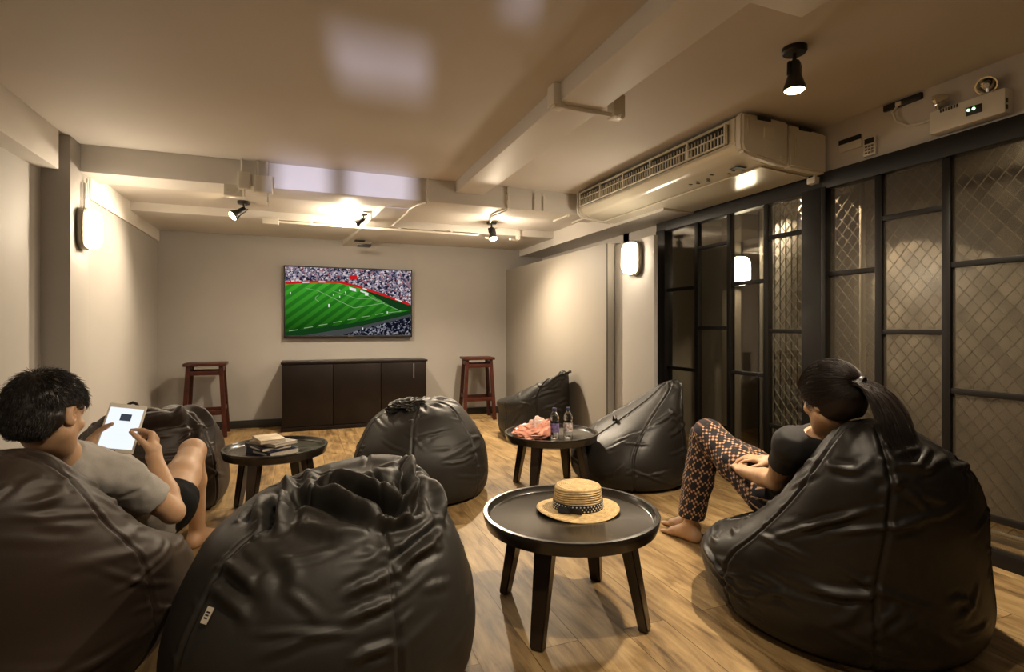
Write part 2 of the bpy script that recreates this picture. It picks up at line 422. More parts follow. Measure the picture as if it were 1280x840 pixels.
struct('pillar_left', M['wall'], (-1.7, -1.395, 4.324, 4.665, 0, 2.37), bev=0.006)
struct('wall_right', M['ceil'], (XR, XR + 0.1, -2.7, 4.2, 2.078, 2.4), (XR, XR + 0.1, 4.1, 6.7, 0, 2.4))
struct('wall_right_panel', M['panelwall'], (2.534, XR + 0.02, 4.15, 6.69, 0, 1.87))
struct('pillar_right', M['wall'], (2.6, 2.635, 3.56, 4.135, 0, 1.85), bev=0.006)
struct('trim_1', M['beam'], (-1.7, -1.43, -2.7, 4.25, 2.125, 2.38), bev=0.006)           # beam along the left wall
struct('trim_2', M['beam'], (-1.7, -1.385, 4.66, 6.69, 2.03, 2.38))                        # above the far left wall
struct('trim_3', M['beam'], (2.72, XR + 0.02, 3.6, 6.69, 2.06, 2.38))                      # above the far right wall
struct('ceiling_beam', M['beam'], (-1.45, XR + 0.02, 4.5, 4.83, 2.18, 2.38), bev=0.005)
struct('ceiling_beam', M['beam'], (1.239, 1.495, -2.7, 4.51, 2.277, 2.38), bev=0.005)
struct('ceiling_beam', M['beam'], (1.49, 1.748, -2.7, 1.488, 2.279, 2.38), bev=0.005)
t = bmesh.new()      # the far lengthways beam runs slightly askew
q_ = [t.verts.new(v) for v in ((0.69, 4.82, 2.172), (0.91, 4.82, 2.172), (0.745, 6.68, 2.085), (0.465, 6.68, 2.085), (0.69, 4.82, 2.25), (0.91, 4.82, 2.25), (0.745, 6.68, 2.25), (0.465, 6.68, 2.25))]
for f in ((0, 1, 2, 3), (4, 5, 6, 7), (0, 1, 5, 4), (1, 2, 6, 5), (2, 3, 7, 6), (3, 0, 4, 7)): t.faces.new([q_[k] for k in f])
b = MB(); b.merge(t); tag(b.build('ceiling_beam', M['beam']), kind='structure')
struct('ceiling_bay', M['ceil'], (-1.45, XR + 0.02, 4.82, 5.63, 2.22, 2.3))
struct('ceiling_soffit', M['beam'], (-1.45, XR + 0.02, 5.62, 6.69, 2.145, 2.38), bev=0.004)
struct('baseboard_back', M['base'], (-1.403, 2.534, 6.65, 6.675, 0, 0.085), bev=0.003)
struct('baseboard_left', M['base'], (-1.41, -1.385, 4.66, 6.65, 0, 0.085), bev=0.003)
struct('baseboard_right', M['base'], (2.516, 2.54, 4.15, 6.65, 0, 0.085), bev=0.003)
struct('wall_outside', M['outwall'], (3.75, 3.85, -2.7, 2.75, 0, 2.4), (4.75, 4.85, -2.7, 6.8, 0, 2.4), (XR, 4.8, 4.6, 4.7, 0, 2.4))

# ------------------------------------------------------------------ black steel partition
def window(name, y0, y1, vs, bays, glass, wide_left, wide_right, low=None):
    w = empty(name, (XR, (y0 + y1) / 2, 0), kind='structure')
    O = Vector((-XR, -(y0 + y1) / 2, 0))
    def bx(b, a0, a1, z0, z1, t=0.02, bev=0.003): b.box(-t, t, a0 + O.y, a1 + O.y, z0, z1, bev=bev)
    f = MB()
    bx(f, y0, y1, 1.976, 2.08, 0.04); bx(f, y0, y1, 0.0, 0.07, 0.035)
    bx(f, y0, y0 + wide_left, 0.06, 1.99, 0.045); bx(f, y1 - wide_right, y1, 0.06, 1.99, 0.045)
    f.build('frame', M['blackmetal'], w)
    g = MB()
    for v in vs: bx(g, v - 0.02, v + 0.02, 0.06, 1.98, 0.022)
    for a0, a1, zs in bays:
        for z in zs: bx(g, a0, a1, z - 0.014, z + 0.014, 0.018, 0.002)
    g.build('glazing_bars', M['blackmetal'], w)
    p = MB(); p.box(-0.003, 0.003, y0 + 0.02 + O.y, y1 - 0.02 + O.y, 0.05, 2.0)
    p.build('pane', glass, w)
    return w
window('window_1', 2.425, 4.10, (3.59, 3.227, 2.875),
       [(3.59, 4.0, (1.45, 0.762)), (3.227, 3.59, (1.767, 1.114, 0.346)), (2.875, 3.227, (1.448, 0.78)), (2.54, 2.875, (1.745, 1.093, 0.436))],
       M['glass'], 0.14, 0.125)
window('window_2', -2.6, 2.425, (2.084, 1.74, 1.27, 0.85, 0.3, -0.3, -0.9, -1.5, -2.0),
       [(2.084, 2.40, (1.449, 0.74)), (1.74, 2.084, (1.73, 1.094, 0.45)), (1.27, 1.74, (1.433, 0.799)), (0.85, 1.27, (1.73, 1.094)),
        (0.3, 0.85, (1.433, 0.799)), (-0.3, 0.3, (1.73, 1.094)), (-0.9, -0.3, (1.433, 0.799)), (-2.5, 2.41, (0.215,))],
       M['film'], 0.10, 0.03)
# chain link fence outside the glass
b = MB(); P = 0.075; x = 3.38; y0, y1, z0, z1 = -0.6, 3.15, 0.05, 2.2
import itertools
for sgn in (1, -1):
    c0 = -4.0
    while c0 < 8.0:
        pts = []
        # the line y = c0 + sgn*z*0.8 clipped to the rectangle
        za, zb = z0, z1
        ya, yb = c0 + sgn * za * 0.8, c0 + sgn * zb * 0.8
        lo, hi = (za, zb)
        if sgn > 0: lo = max(lo, (y0 - c0) / 0.8); hi = min(hi, (y1 - c0) / 0.8)
        else: lo = max(lo, (c0 - y1) / 0.8); hi = min(hi, (c0 - y0) / 0.8)
        if hi - lo > 0.02:
            b.tube([(x + 0.004 * sgn, c0 + sgn * lo * 0.8, lo), (x + 0.004 * sgn, c0 + sgn * hi * 0.8, hi)], 0.0034, n=4)
        c0 += P
fence = empty('chain_link_fence', (0, 0, 0), label='chain link wire fence standing outside behind the black steel glass partition', cat='fence')
b.build('wire_mesh', M['wire'], fence)
b = MB()
for yy in (-0.6, 0.9, 2.42, 3.15): b.tube([(x, yy, 0), (x, yy, 2.25)], 0.018, n=12)
for zz in (0.05, 2.2): b.tube([(x, -0.6, zz), (x, 3.15, zz)], 0.012, n=8)
b.build('post_frame', M['wire'], fence)
# corrugated shutter further out
b = MB(); poly = []
for k in range(0, 37): poly.append((3.02 + k * 0.0135, 3.62 + (0.02 if (k // 2) % 2 == 0 else -0.012)))
t = bmesh.new(); A = [t.verts.new((v, u, 0.0)) for u, v in poly]; B_ = [t.verts.new((v, u, 2.1)) for u, v in poly]
for k in range(len(poly) - 1): t.faces.new((A[k], A[k + 1], B_[k + 1], B_[k]))
r_ = bmesh.ops.solidify(t, geom=t.faces[:], thickness=0.004)
b.merge(t)
sh = b.build('corrugated_shutter', M['shutter'])
tag(sh, 'pale ribbed metal shutter standing outside, seen through the last door panes', 'shutter')

# ------------------------------------------------------------------ lamps and lights
WARM = (1.0, 0.82, 0.60)
def lamp(name, kind, loc, energy, color=WARM, size=0.05, aim=None, angle=90, blend=0.5, shape=None, size_y=None):
    d = bpy.data.lights.new(name, kind); d.energy = energy; d.color = color
    if kind in ('POINT', 'SPOT'): d.shadow_soft_size = size
    if kind == 'SPOT': d.spot_size = math.radians(angle); d.spot_blend = blend
    if kind == 'AREA':
        d.size = size
        if size_y: d.shape = 'RECTANGLE'; d.size_y = size_y
    o = bpy.data.objects.new(name, d); COL.objects.link(o); o.location = loc
    if aim is not None: o.rotation_euler = (Vector(aim) - Vector(loc)).to_track_quat('-Z', 'Y').to_euler()
    return o

def wall_lamp(loc, rz, label):
    """bulkhead lamp; local +X points away from the wall"""
    r = empty('bulkhead_wall_lamp', loc, rz, label, 'lamp', 'bulkhead wall lamps')
    def oval(hy, hz, n=56, e=3.2):
        return [(hy * math.copysign(abs(math.cos(a)) ** (2 / e), math.cos(a)), hz * math.copysign(abs(math.sin(a)) ** (2 / e), math.sin(a))) for a in (2 * PI * k / n for k in range(n))]
    def shell(rings, nm, m):
        t = bmesh.new(); R = []
        for hy, hz, xx in rings: R.append([t.verts.new((xx, y, z)) for y, z in oval(hy, hz)])
        n = len(R[0])
        for a, c in zip(R, R[1:]):
            for k in range(n): t.faces.new((a[k], a[(k + 1) % n], c[(k + 1) % n], c[k]))
        t.faces.new(R[0][::-1]); t.faces.new(R[-1])
        bb = MB(); bb.merge(t); return bb.build(nm, m, r)
    shell([(0.092, 0.138, 0.0), (0.096, 0.142, 0.012), (0.096, 0.142, 0.040), (0.088, 0.134, 0.046)], 'back_housing', M['rimmetal'])
    shell([(0.086, 0.131, 0.046), (0.085, 0.129, 0.075), (0.076, 0.120, 0.098), (0.055, 0.095, 0.112), (0.02, 0.05, 0.118)], 'glass_globe', M['globe'])
    return r
wl = wall_lamp((-1.395, 4.50, 1.79), 0, 'glowing oval bulkhead lamp on the left pillar beside the far left wall')
b = MB(); b.tube([(0.02, 0.02, 0.14), (0.02, 0.02, 0.32)], 0.009); b.tube([(0.02, 0.06, 0.14), (0.02, 0.06, 0.36)], 0.008); b.build('feed_pipe', M['white'], wl)
wall_lamp((2.6, 3.80, 1.69), PI, 'glowing oval bulkhead lamp on the right pillar next to the glass door')
b = MB(); b.box(3.66, 3.78, 3.86, 3.98, 0, 2.2, bev=0.006); tag(b.build('pillar_reflection_post', M['outwall']), kind='structure')  # post added only to carry the stand-in lamp behind the glass
wall_lamp((3.72, 3.86, 1.63), -PI / 2, 'bulkhead lamp copy outside, standing in for the right lamp reflected in the glass door')  # added copy in place of the right lamp's reflection in the glass

def spotlight(name, base, head_dir, label, lit=True, scale=1.0, stem=0.07):
    """black ceiling spot: base is the mounting point, pointing down"""
    r = empty(name, base, 0, label, 'spotlight', 'black ceiling spotlights')
    s = scale
    b = MB(); b.lathe([(0.0, 0.0), (0.052 * s, 0.0), (0.052 * s, -0.018 * s), (0.046 * s, -0.026 * s), (0.0, -0.026 * s)], n=32); b.build('mounting_plate', M['black'], r)
    b = MB(); b.tube([(0, 0, -0.02 * s), (0, 0, -stem * s)], 0.009 * s)
    b.tube([(-0.034 * s, 0, -stem * s), (0.034 * s, 0, -stem * s)], 0.007 * s)
    d = Vector(head_dir).normalized(); piv = Vector((0, 0, -stem * s - 0.002))
    side = d.cross(Vector((0, 0, 1))); side = side.normalized() if side.length > 0.05 else Vector((1, 0, 0))
    for k in (-1, 1): b.tube([piv + side * 0.036 * s * k, piv + side * 0.038 * s * k + d * 0.055 * s], 0.006 * s)
    b.build('swivel_arm', M['black'], r)
    R = d.to_track_quat('Z', 'Y').to_matrix().to_4x4()
    b = MB(); o = piv
    b.lathe([(0.0, -0.012 * s), (0.020 * s, -0.012 * s), (0.026 * s, 0.0), (0.028 * s, 0.05 * s), (0.036 * s, 0.075 * s), (0.046 * s, 0.105 * s), (0.047 * s, 0.118 * s), (0.042 * s, 0.118 * s), (0.036 * s, 0.095 * s), (0.0, 0.09 * s)], c=o, M=R, n=32)
    hd = b.build('lamp_head', M['black'], r)
    b = MB(); b.lathe([(0.0, 0.096 * s), (0.037 * s, 0.098 * s), (0.040 * s, 0.112 * s), (0.034 * s, 0.122 * s), (0.018 * s, 0.127 * s), (0.0, 0.129 * s)], c=o, M=R, n=28)
    b.build('bulb', M['bulb'] if lit else M['dim'], hd)
    return Vector(base) + piv + d * 0.15 * s, d
p, d = spotlight('ceiling_spotlight', (2.06, 1.79, 2.37), (0.0, 0.0, -1), 'lit black spotlight hanging from the ceiling in front of the air conditioner', scale=1.0)
lamp('spot_glow_a', 'SPOT', p, 150, size=0.04, aim=p + Vector((-0.25, 0.25, -2)), angle=165, blend=1.0)
p, d = spotlight('ceiling_spotlight', (1.86, 5.33, 2.22), (0.05, -0.35, -1), 'small lit spotlight above the right wooden stool on the far bay ceiling')
lamp('spot_glow_b', 'SPOT', p, 170, size=0.04, aim=p + Vector((-0.1, -0.6, -2)), angle=165, blend=1.0)
lamp('spot_spill_b', 'POINT', p, 15, size=0.04)
p, d = spotlight('ceiling_spotlight', (-0.46, 5.25, 2.22), (-0.75, -0.35, -0.62), 'black spotlight tilted to the left below the white junction boxes')
lamp('spot_glow_c', 'SPOT', p, 70, size=0.04, aim=p + d, angle=120, blend=0.8)
p, d = spotlight('ceiling_spotlight', (0.56, 5.30, 2.20), (-0.75, 0.35, -0.5), 'small spotlight half hidden behind the main beam, lighting the bright far bay', scale=0.7)
lamp('spot_glow_d', 'POINT', p + Vector((-0.05, 0, 0)), 13, size=0.04)
lamp('spot_beam_d', 'SPOT', p + Vector((-0.05, 0, 0)), 90, size=0.04, aim=p + Vector((-0.1, -0.2, -2)), angle=165, blend=1.0)

p = Vector((0.535, 0.985, 2.15))      # the next ceiling spot towards the camera, above the frame
lamp('spot_glow_e', 'SPOT', p, 55, size=0.04, aim=p + Vector((-0.15, 0.5, -2)), angle=150, blend=1.0)

# ------------------------------------------------------------------ conduits and boxes
def pipe_thing(label, cat, pts, r=0.0085, clips=(), name='conduit_pipe', boxes=()):
    b = MB(); b.tube(pts, r)
    o = b.build(name, M['white']); tag(o, label, cat)
    for q in clips:
        c = MB(); c.box(q[0] - 0.012, q[0] + 0.012, q[1] - 0.016, q[1] + 0.016, q[2] - 0.016, q[2] + 0.016, bev=0.003); c.build('pipe_clip', M['white'], o)
    for q in boxes:
        c = MB(); c.box(*q, bev=0.006); c.build('junction_box', M['white'], o)
    return o
def jbox(label, q, pipes):
    b = MB(); b.box(*q, bev=0.006)
    o = b.build('junction_box', M['white']); tag(o, label, 'junction box', 'white junction boxes on the main beam')
    l = MB(); l.box(q[0] + 0.006, q[1] - 0.006, q[2] - 0.006, q[2] + 0.004, q[4] + 0.006, q[5] - 0.006, bev=0.003); l.build('box_lid', M['white'], o)
    for pp in pipes:
        t = MB(); t.tube(pp, 0.0085); t.build('conduit_stub', M['white'], o)
    return o
jbox('smaller white junction box on the left of the pair on the main beam', (-0.43, -0.345, 4.43, 4.505, 2.145, 2.268), [[(-0.405, 4.47, 2.26), (-0.405, 4.47, 2.37)], [(-0.39, 4.47, 2.15), (-0.39, 4.47, 2.09)]])
jbox('larger white junction box on the right of the pair on the main beam', (-0.325, -0.195, 4.42, 4.505, 2.125, 2.25), [[(-0.30, 4.47, 2.24), (-0.30, 4.47, 2.37)], [(-0.235, 4.47, 2.24), (-0.235, 4.47, 2.37)], [(-0.23, 4.47, 2.13), (-0.23, 4.47, 2.07), (-0.23, 4.6, 2.06)]])
b = MB(); b.box(-0.53, -0.40, 4.50, 4.60, 2.10, 2.185, bev=0.006); o = b.build('cable_terminal', M['white']); tag(o, 'low white terminal box under the smaller junction box', 'terminal box')
b = MB()
for k in range(3): b.tube([(-0.50 + 0.035 * k, 4.505, 2.14), (-0.50 + 0.035 * k, 4.485, 2.14)], 0.012)
b.build('cable_gland', M['white'], o)
pipe_thing('long white conduit running along the soffit edge above the television', 'conduit',
           [(-0.22, 5.59, 2.12), (0.6, 5.59, 2.12), (1.80, 5.59, 2.12)], 0.012, [(0.1, 5.6, 2.125), (0.95, 5.6, 2.125), (1.5, 5.6, 2.125)],
           boxes=[(-0.33, -0.19, 5.55, 5.63, 2.09, 2.15)])
pipe_thing('white conduit bending under the main beam left of the central beam', 'conduit',
           [(0.996, 4.485, 2.37), (0.996, 4.485, 2.20), (0.99, 4.49, 2.168), (0.94, 4.6, 2.168), (0.905, 4.78, 2.165), (0.905, 4.95, 2.16), (0.86, 5.50, 2.14)], 0.0095, [(0.996, 4.49, 2.33)])
pipe_thing('short white conduit on the main beam right of the central beam', 'conduit',
           [(1.72, 4.485, 2.37), (1.72, 4.485, 2.19), (1.72, 4.52, 2.165), (1.68, 4.8, 2.165), (1.80, 5.2, 2.19)], 0.0095, [(1.72, 4.49, 2.23), (1.72, 4.49, 2.33)])
pipe_thing('left one of two short upright conduits on the main beam by the air conditioner', 'conduit', [(1.98, 4.488, 2.33), (1.98, 4.488, 2.18)], 0.009)
pipe_thing('right one of two short upright conduits on the main beam by the air conditioner', 'conduit', [(2.07, 4.488, 2.31), (2.07, 4.488, 2.18)], 0.009)
for k, (xx, lb) in enumerate(((2.34, 'white conduit crossing under the main beam just left of the air conditioner end'), (2.55, 'white conduit crossing under the main beam behind the air conditioner end'))):
    pipe_thing(lb, 'conduit', [(xx, 4.49, 2.172), (xx, 4.84, 2.172)], 0.0095, [(xx, 4.53, 2.172)])
for k, (xx, lb) in enumerate(((1.99, 'white cable clip on the soffit edge right of the lit spotlight'), (2.27, 'white cable clip on the soffit edge nearest the right wall'))):
    b = MB(); b.tube([(xx, 5.61, 2.2), (xx, 5.605, 2.1), (xx, 5.65, 2.10), (xx - 0.12, 5.55, 2.09)], 0.012); b.box(xx - 0.02, xx + 0.02, 5.59, 5.63, 2.1, 2.2, bev=0.004)
    o = b.build('cable_clip', M['white']); tag(o, lb, 'cable clip')
b = MB()
b.box(1.20, 1.245, 2.48, 2.56, 2.262, 2.37, bev=0.006); b.tube([(1.222, 2.52, 2.268), (1.60, 2.52, 2.268)], 0.012)
b.box(1.56, 1.63, 2.485, 2.555, 2.25, 2.37, bev=0.006); b.box(1.21, 1.27, 2.49, 2.55, 2.25, 2.285, bev=0.006); b.tube([(1.595, 2.52, 2.262), (1.595, 2.46, 2.24)], 0.012)
o = b.build('conduit_bracket', M['white']); tag(o, 'white conduit bracket crossing the underside of the central ceiling beam', 'conduit')
b = MB(); b.box(0.60, 0.74, 6.2, 6.34, 2.03, 2.05, bev=0.004); o = b.build('ceiling_vent', M['black']); tag(o, 'small black vent on the far beam above the television', 'vent')
b = MB()
for k in range(4): b.box(0.565, 0.675, 6.22 + 0.03 * k, 6.23 + 0.03 * k, 2.086, 2.092)
b.build('slats', M['blackmetal'], o)

# ------------------------------------------------------------------ air conditioner
ac = empty('air_conditioner', (2.7, 3.4, 2.09), label='long cream ceiling air conditioner hanging over the glass partition', cat='air conditioner')
def A(b, nm, m, parent=ac):
    for v in b.bm.verts: v.co -= Vector((2.7, 3.4, 2.09))
    return b.build(nm, m, parent)
prof = [(2.372, 2.355), (3.02, 2.315), (3.02, 2.075), (2.62, 2.10), (2.47, 2.125), (2.40, 2.155), (2.368, 2.20)]
b = MB(); b.prism([(x_, z_) for x_, z_ in prof], 'y', 2.46, 4.36, bev=0.012); A(b, 'casing', M['ivory'])
capp = [(2.358, 2.36), (2.72, 2.345), (2.72, 2.085), (2.61, 2.092), (2.43, 2.115), (2.37, 2.135), (2.354, 2.17)]
for ya, yb in ((2.40, 2.46), (4.36, 4.40)):
    b = MB(); b.prism(capp, 'y', ya, yb, bev=0.014); e = A(b, 'end_cap', M['white'])
    b = MB(); b.prism([(2.725, 2.335), (3.03, 2.31), (3.03, 2.07), (2.725, 2.082)], 'y', ya, yb, bev=0.01); A(b, 'end_cap', M['white'])
for xx, zz in ((2.47, 2.325), (2.80, 2.308)):
    b = MB(); b.box(xx, xx + 0.10, 2.392, 2.402, zz, zz + 0.022, bev=0.003); A(b, 'mounting_slot', M['black'])
for q in ((2.395, 2.405, 2.393, 2.402, 2.23, 2.33), (2.52, 2.60, 2.395, 2.402, 2.22, 2.29), (2.76, 2.775, 2.394, 2.402, 2.14, 2.26)):
    b = MB(); b.box(*q, bev=0.003); A(b, 'cover_plate', M['ivory'])
b = MB(); b.lathe([(0, 0), (0.016, 0), (0.016, 0.01), (0, 0.01)], c=(2.665, 2.402, 2.125), M=Matrix.Rotation(PI / 2, 4, 'X')); A(b, 'screw_cap', M['ivory'])
g = MB(); g.box(2.352, 2.372, 2.52, 4.30, 2.205, 2.325, bev=0.004); gr = A(g, 'air_grille', M['black'])
g = MB()
for zz in (2.205, 2.262, 2.318): g.box(2.340, 2.360, 2.52, 4.30, zz, zz + 0.008, bev=0.002)
for k in range(61): g.box(2.343, 2.357, 2.52 + k * 0.0295, 2.526 + k * 0.0295, 2.205, 2.262)
for k in range(61): g.box(2.346, 2.357, 2.52 + k * 0.0295, 2.524 + k * 0.0295, 2.262, 2.30)
for yy in (2.515, 2.85, 3.25, 3.6, 3.95, 4.295): g.box(2.340, 2.36, yy, yy + 0.014, 2.205, 2.326, bev=0.002)
A(g, 'grille_louvres', M['ivory'])
b = MB(); b.prism([(2.60, 2.098), (3.0, 2.073), (3.0, 2.066), (2.605, 2.090)], 'y', 2.5, 4.33, bev=0.002); A(b, 'intake_panel', M['ivory'])
b = MB()
for q in ((2.50, 2.95), (2.53, 2.98), (2.50, 3.02), (2.55, 2.90), (2.52, 2.87), (2.47, 2.78), (2.56, 2.72), (2.53, 2.66), (2.57, 2.62), (2.50, 2.64)):
    b.box(q[0], q[0] + 0.025, q[1], q[1] + 0.012, 2.1045, 2.1085)
b.box(2.49, 2.57, 2.58, 2.63, 2.103, 2.107)
A(b, 'lettering', mat('dark_print', (0.05, 0.045, 0.035), 0.6))
b = MB(); b.box(2.98, 3.06, 2.44, 2.50, 2.02, 2.06, bev=0.006); b.tube([(3.02, 2.47, 2.05), (3.02, 2.47, 2.08)], 0.014); A(b, 'drain_spout', M['white'])

# ------------------------------------------------------------------ emergency light etc. above the partition
em = empty('emergency_light', (XR - 0.03, 1.64, 2.1), label='white twin-head emergency light box mounted above the right glass panes', cat='emergency light')
def Eo(b, nm, m, parent=em):
    for v in b.bm.verts: v.co -= Vector((XR - 0.03, 1.64, 2.1))
    return b.build(nm, m, parent)
b = MB(); b.box(XR - 0.07, XR, 1.47, 1.79, 2.10, 2.215, bev=0.008); Eo(b, 'battery_box', M['white'])
b = MB(); b.box(XR - 0.075, XR - 0.068, 1.56, 1.625, 2.135, 2.175, bev=0.002); pn = Eo(b, 'indicator_panel', M['black'])
b = MB()
for yy in (1.612, 1.590): b.lathe([(0, 0), (0.006, 0), (0.006, 0.004), (0, 0.005)], c=(XR - 0.075, yy, 2.16), M=Matrix.Rotation(-PI / 2, 4, 'Y'), n=16)
Eo(b, 'green_led', mat('green_led', (0.1, 0.6, 0.2), 0.3, emit=((0.3, 1.0, 0.35), 3)))
b = MB()
for k in range(7): b.box(XR - 0.074, XR - 0.069, 1.66 + k * 0.012, 1.665 + k * 0.012, 2.195, 2.21)
for zz in (2.115, 2.145): b.box(XR - 0.065, XR - 0.055, 1.466, 1.471, zz, zz + 0.02)
Eo(b, 'vent_grille', M['black'])
for yy, dd in ((1.745, (-0.5, 0.75, -0.35)), (1.55, (-0.75, -0.25, -0.45))):
    d = Vector(dd).normalized(); R = d.to_track_quat('Z', 'Y').to_matrix().to_4x4(); o = Vector((XR - 0.05, yy, 2.262))
    b = MB(); b.tube([(XR - 0.04, yy, 2.21), o], 0.008); b.lathe([(0, -0.03), (0.018, -0.03), (0.034, -0.005), (0.040, 0.022), (0.042, 0.026), (0.036, 0.026), (0.02, 0.004), (0, 0.0)], c=o, M=R, n=28); h = Eo(b, 'lamp_head', M['chrome'])
    b = MB(); b.lathe([(0, 0.004), (0.010, 0.008), (0.012, 0.018), (0.0, 0.024)], c=o, M=R, n=16); Eo(b, 'lens', M['dim'], em)
b = MB(); b.tube([(XR - 0.012, 1.98, 2.335), (XR - 0.03, 2.0, 2.30), (XR - 0.02, 1.985, 2.25), (XR - 0.015, 1.93, 2.205), (XR - 0.015, 1.86, 2.195), (XR - 0.02, 1.78, 2.19)], 0.006)
o = b.build('power_cable', M['white']); tag(o, 'thin white cable looping from the black socket plate to the emergency light', 'cable')
b = MB(); b.box(XR - 0.018, XR + 0.005, 1.86, 2.06, 2.325, 2.36, bev=0.005); o = b.build('socket_plate', M['black']); tag(o, 'black socket plate high on the wall under the ceiling', 'socket')
b = MB(); b.box(XR - 0.024, XR - 0.016, 1.96, 1.99, 2.328, 2.35, bev=0.003); b.build('plug', M['white'], o)
b = MB(); b.box(XR - 0.012, XR + 0.005, 2.19, 2.33, 2.175, 2.25, bev=0.002); o = b.build('notice_card', M['white']); tag(o, 'white card with a black strip on the wall beside the remote control', 'card')
b = MB(); b.box(XR - 0.014, XR - 0.01, 2.19, 2.33, 2.222, 2.25); b.build('black_strip', M['black'], o)
rc = empty('remote_control', (XR - 0.012, 2.135, 2.105), label='white remote control in a wall holder above the partition', cat='remote control')
b = MB(); b.box(-0.01, 0.012, -0.036, 0.036, 0.0, 0.105, bev=0.004); b.build('case', M['white'], rc)
b = MB(); b.box(-0.013, -0.008, -0.027, 0.027, 0.068, 0.098, bev=0.001); b.build('display', M['black'], rc)
b = MB()
for i in range(3):
    for j in range(3): b.box(-0.013, -0.008, -0.024 + i * 0.018, -0.012 + i * 0.018, 0.012 + j * 0.018, 0.022 + j * 0.018)
b.build('buttons', M['rimmetal'], rc)
b = MB(); b.tube([(2.528, 4.1445, 0.1), (2.528, 4.1445, 1.86)], 0.006, n=8); o = b.build('wall_cable', mat('dark_cable', (0.06, 0.05, 0.04), 0.6)); tag(o, 'thin dark cable running up the joint between the right wall panel and pillar', 'cable')

# ------------------------------------------------------------------ television
tv = empty('television', (0.5505, 6.64, 1.0), label='flat television on the back wall showing a football match', cat='television')
W_, H_ = 1.449, 0.82
b = MB(); b.box(-W_ / 2, W_ / 2, -0.03, 0.0295, 0.0, H_, bev=0.006); b.build('cabinet_back', M['black'], tv)
b = MB()
for q in ((-W_ / 2, W_ / 2, 0, 0.026), (-W_ / 2, W_ / 2, H_ - 0.014, H_), (-W_ / 2, -W_ / 2 + 0.014, 0, H_), (W_ / 2 - 0.014, W_ / 2, 0, H_)): b.box(q[0], q[1], -0.036, -0.02, q[2], q[3], bev=0.003)
bz = b.build('bezel', M['black'], tv)
b = MB(); b.box(-0.03, 0.03, -0.0375, -0.035, 0.009, 0.017); b.build('badge', M['rimmetal'], bz)
def emis(name, col, s=1.0, kind=None):
    m = bpy.data.materials.new(name); m.use_nodes = True; nt = m.node_tree; nt.nodes.clear()
    out = nt.nodes.new('ShaderNodeOutputMaterial'); e = nt.nodes.new('ShaderNodeEmission'); e.inputs[0].default_value = (*col, 1); e.inputs[1].default_value = s
    nt.links.new(e.outputs[0], out.inputs[0])
    tc = nt.nodes.new('ShaderNodeTexCoord')
    if kind == 'crowd':
        v = nt.nodes.new('ShaderNodeTexVoronoi'); v.inputs['Scale'].default_value = 58; nt.links.new(tc.outputs['Object'], v.inputs['Vector'])
        r = nt.nodes.new('ShaderNodeValToRGB'); el = r.color_ramp.elements
        el[0].position = 0.1; el[0].color = (0.01, 0.012, 0.03, 1); el[1].position = 0.92; el[1].color = (0.75, 0.66, 0.68, 1)
        for ps, c in ((0.3, (0.05, 0.05, 0.10, 1)), (0.45, (0.36, 0.28, 0.33, 1)), (0.55, (0.30, 0.05, 0.05, 1)), (0.62, (0.5, 0.42, 0.48, 1)), (0.75, (0.10, 0.11, 0.2, 1))): q = el.new(ps); q.color = c
        sc = nt.nodes.new('ShaderNodeSeparateColor'); nt.links.new(v.outputs['Color'], sc.inputs[0]); nt.links.new(sc.outputs[0], r.inputs[0]); nt.links.new(r.outputs[0], e.inputs[0])
    if kind == 'dark':
        v = nt.nodes.new('ShaderNodeTexVoronoi'); v.inputs['Scale'].default_value = 60; nt.links.new(tc.outputs['Object'], v.inputs['Vector'])
        r = nt.nodes.new('ShaderNodeValToRGB'); el = r.color_ramp.elements
        el[0].position = 0.55; el[0].color = (0.004, 0.005, 0.012, 1); el[1].position = 1.0; el[1].color = (0.30, 0.30, 0.36, 1)
        sc = nt.nodes.new('ShaderNodeSeparateColor'); nt.links.new(v.outputs['Color'], sc.inputs[0]); nt.links.new(sc.outputs[0], r.inputs[0]); nt.links.new(r.outputs[0], e.inputs[0])
    if kind == 'grass':
        mp = nt.nodes.new('ShaderNodeMapping'); mp.inputs['Rotation'].default_value = (0, math.radians(38), 0); nt.links.new(tc.outputs['Object'], mp.inputs[0])
        w = nt.nodes.new('ShaderNodeTexWave'); w.inputs['Scale'].default_value = 3.6; w.bands_direction = 'Z'; w.inputs['Distortion'].default_value = 0.3; nt.links.new(mp.outputs[0], w.inputs['Vector'])
        r = nt.nodes.new('ShaderNodeValToRGB'); el = r.color_ramp.elements
        el[0].position = 0.35; el[0].color = (0.012, 0.105, 0.008, 1); el[1].position = 0.65; el[1].color = (0.025, 0.17, 0.012, 1)
        nt.links.new(w.outputs['Fac'], r.inputs[0])
        sx = nt.nodes.new('ShaderNodeSeparateXYZ'); nt.links.new(tc.outputs['Object'], sx.inputs[0])
        mr = nt.nodes.new('ShaderNodeMapRange'); mr.inputs['From Min'].default_value = 0.1; mr.inputs['From Max'].default_value = 0.62; mr.inputs['To Min'].default_value = 0.26; mr.inputs['To Max'].default_value = 1.25
        nt.links.new(sx.outputs['Z'], mr.inputs[0])
        vm = nt.nodes.new('ShaderNodeVectorMath'); vm.operation = 'SCALE'; nt.links.new(r.outputs[0], vm.inputs[0]); nt.links.new(mr.outputs[0], vm.inputs['Scale']); nt.links.new(vm.outputs[0], e.inputs[0])
    return m
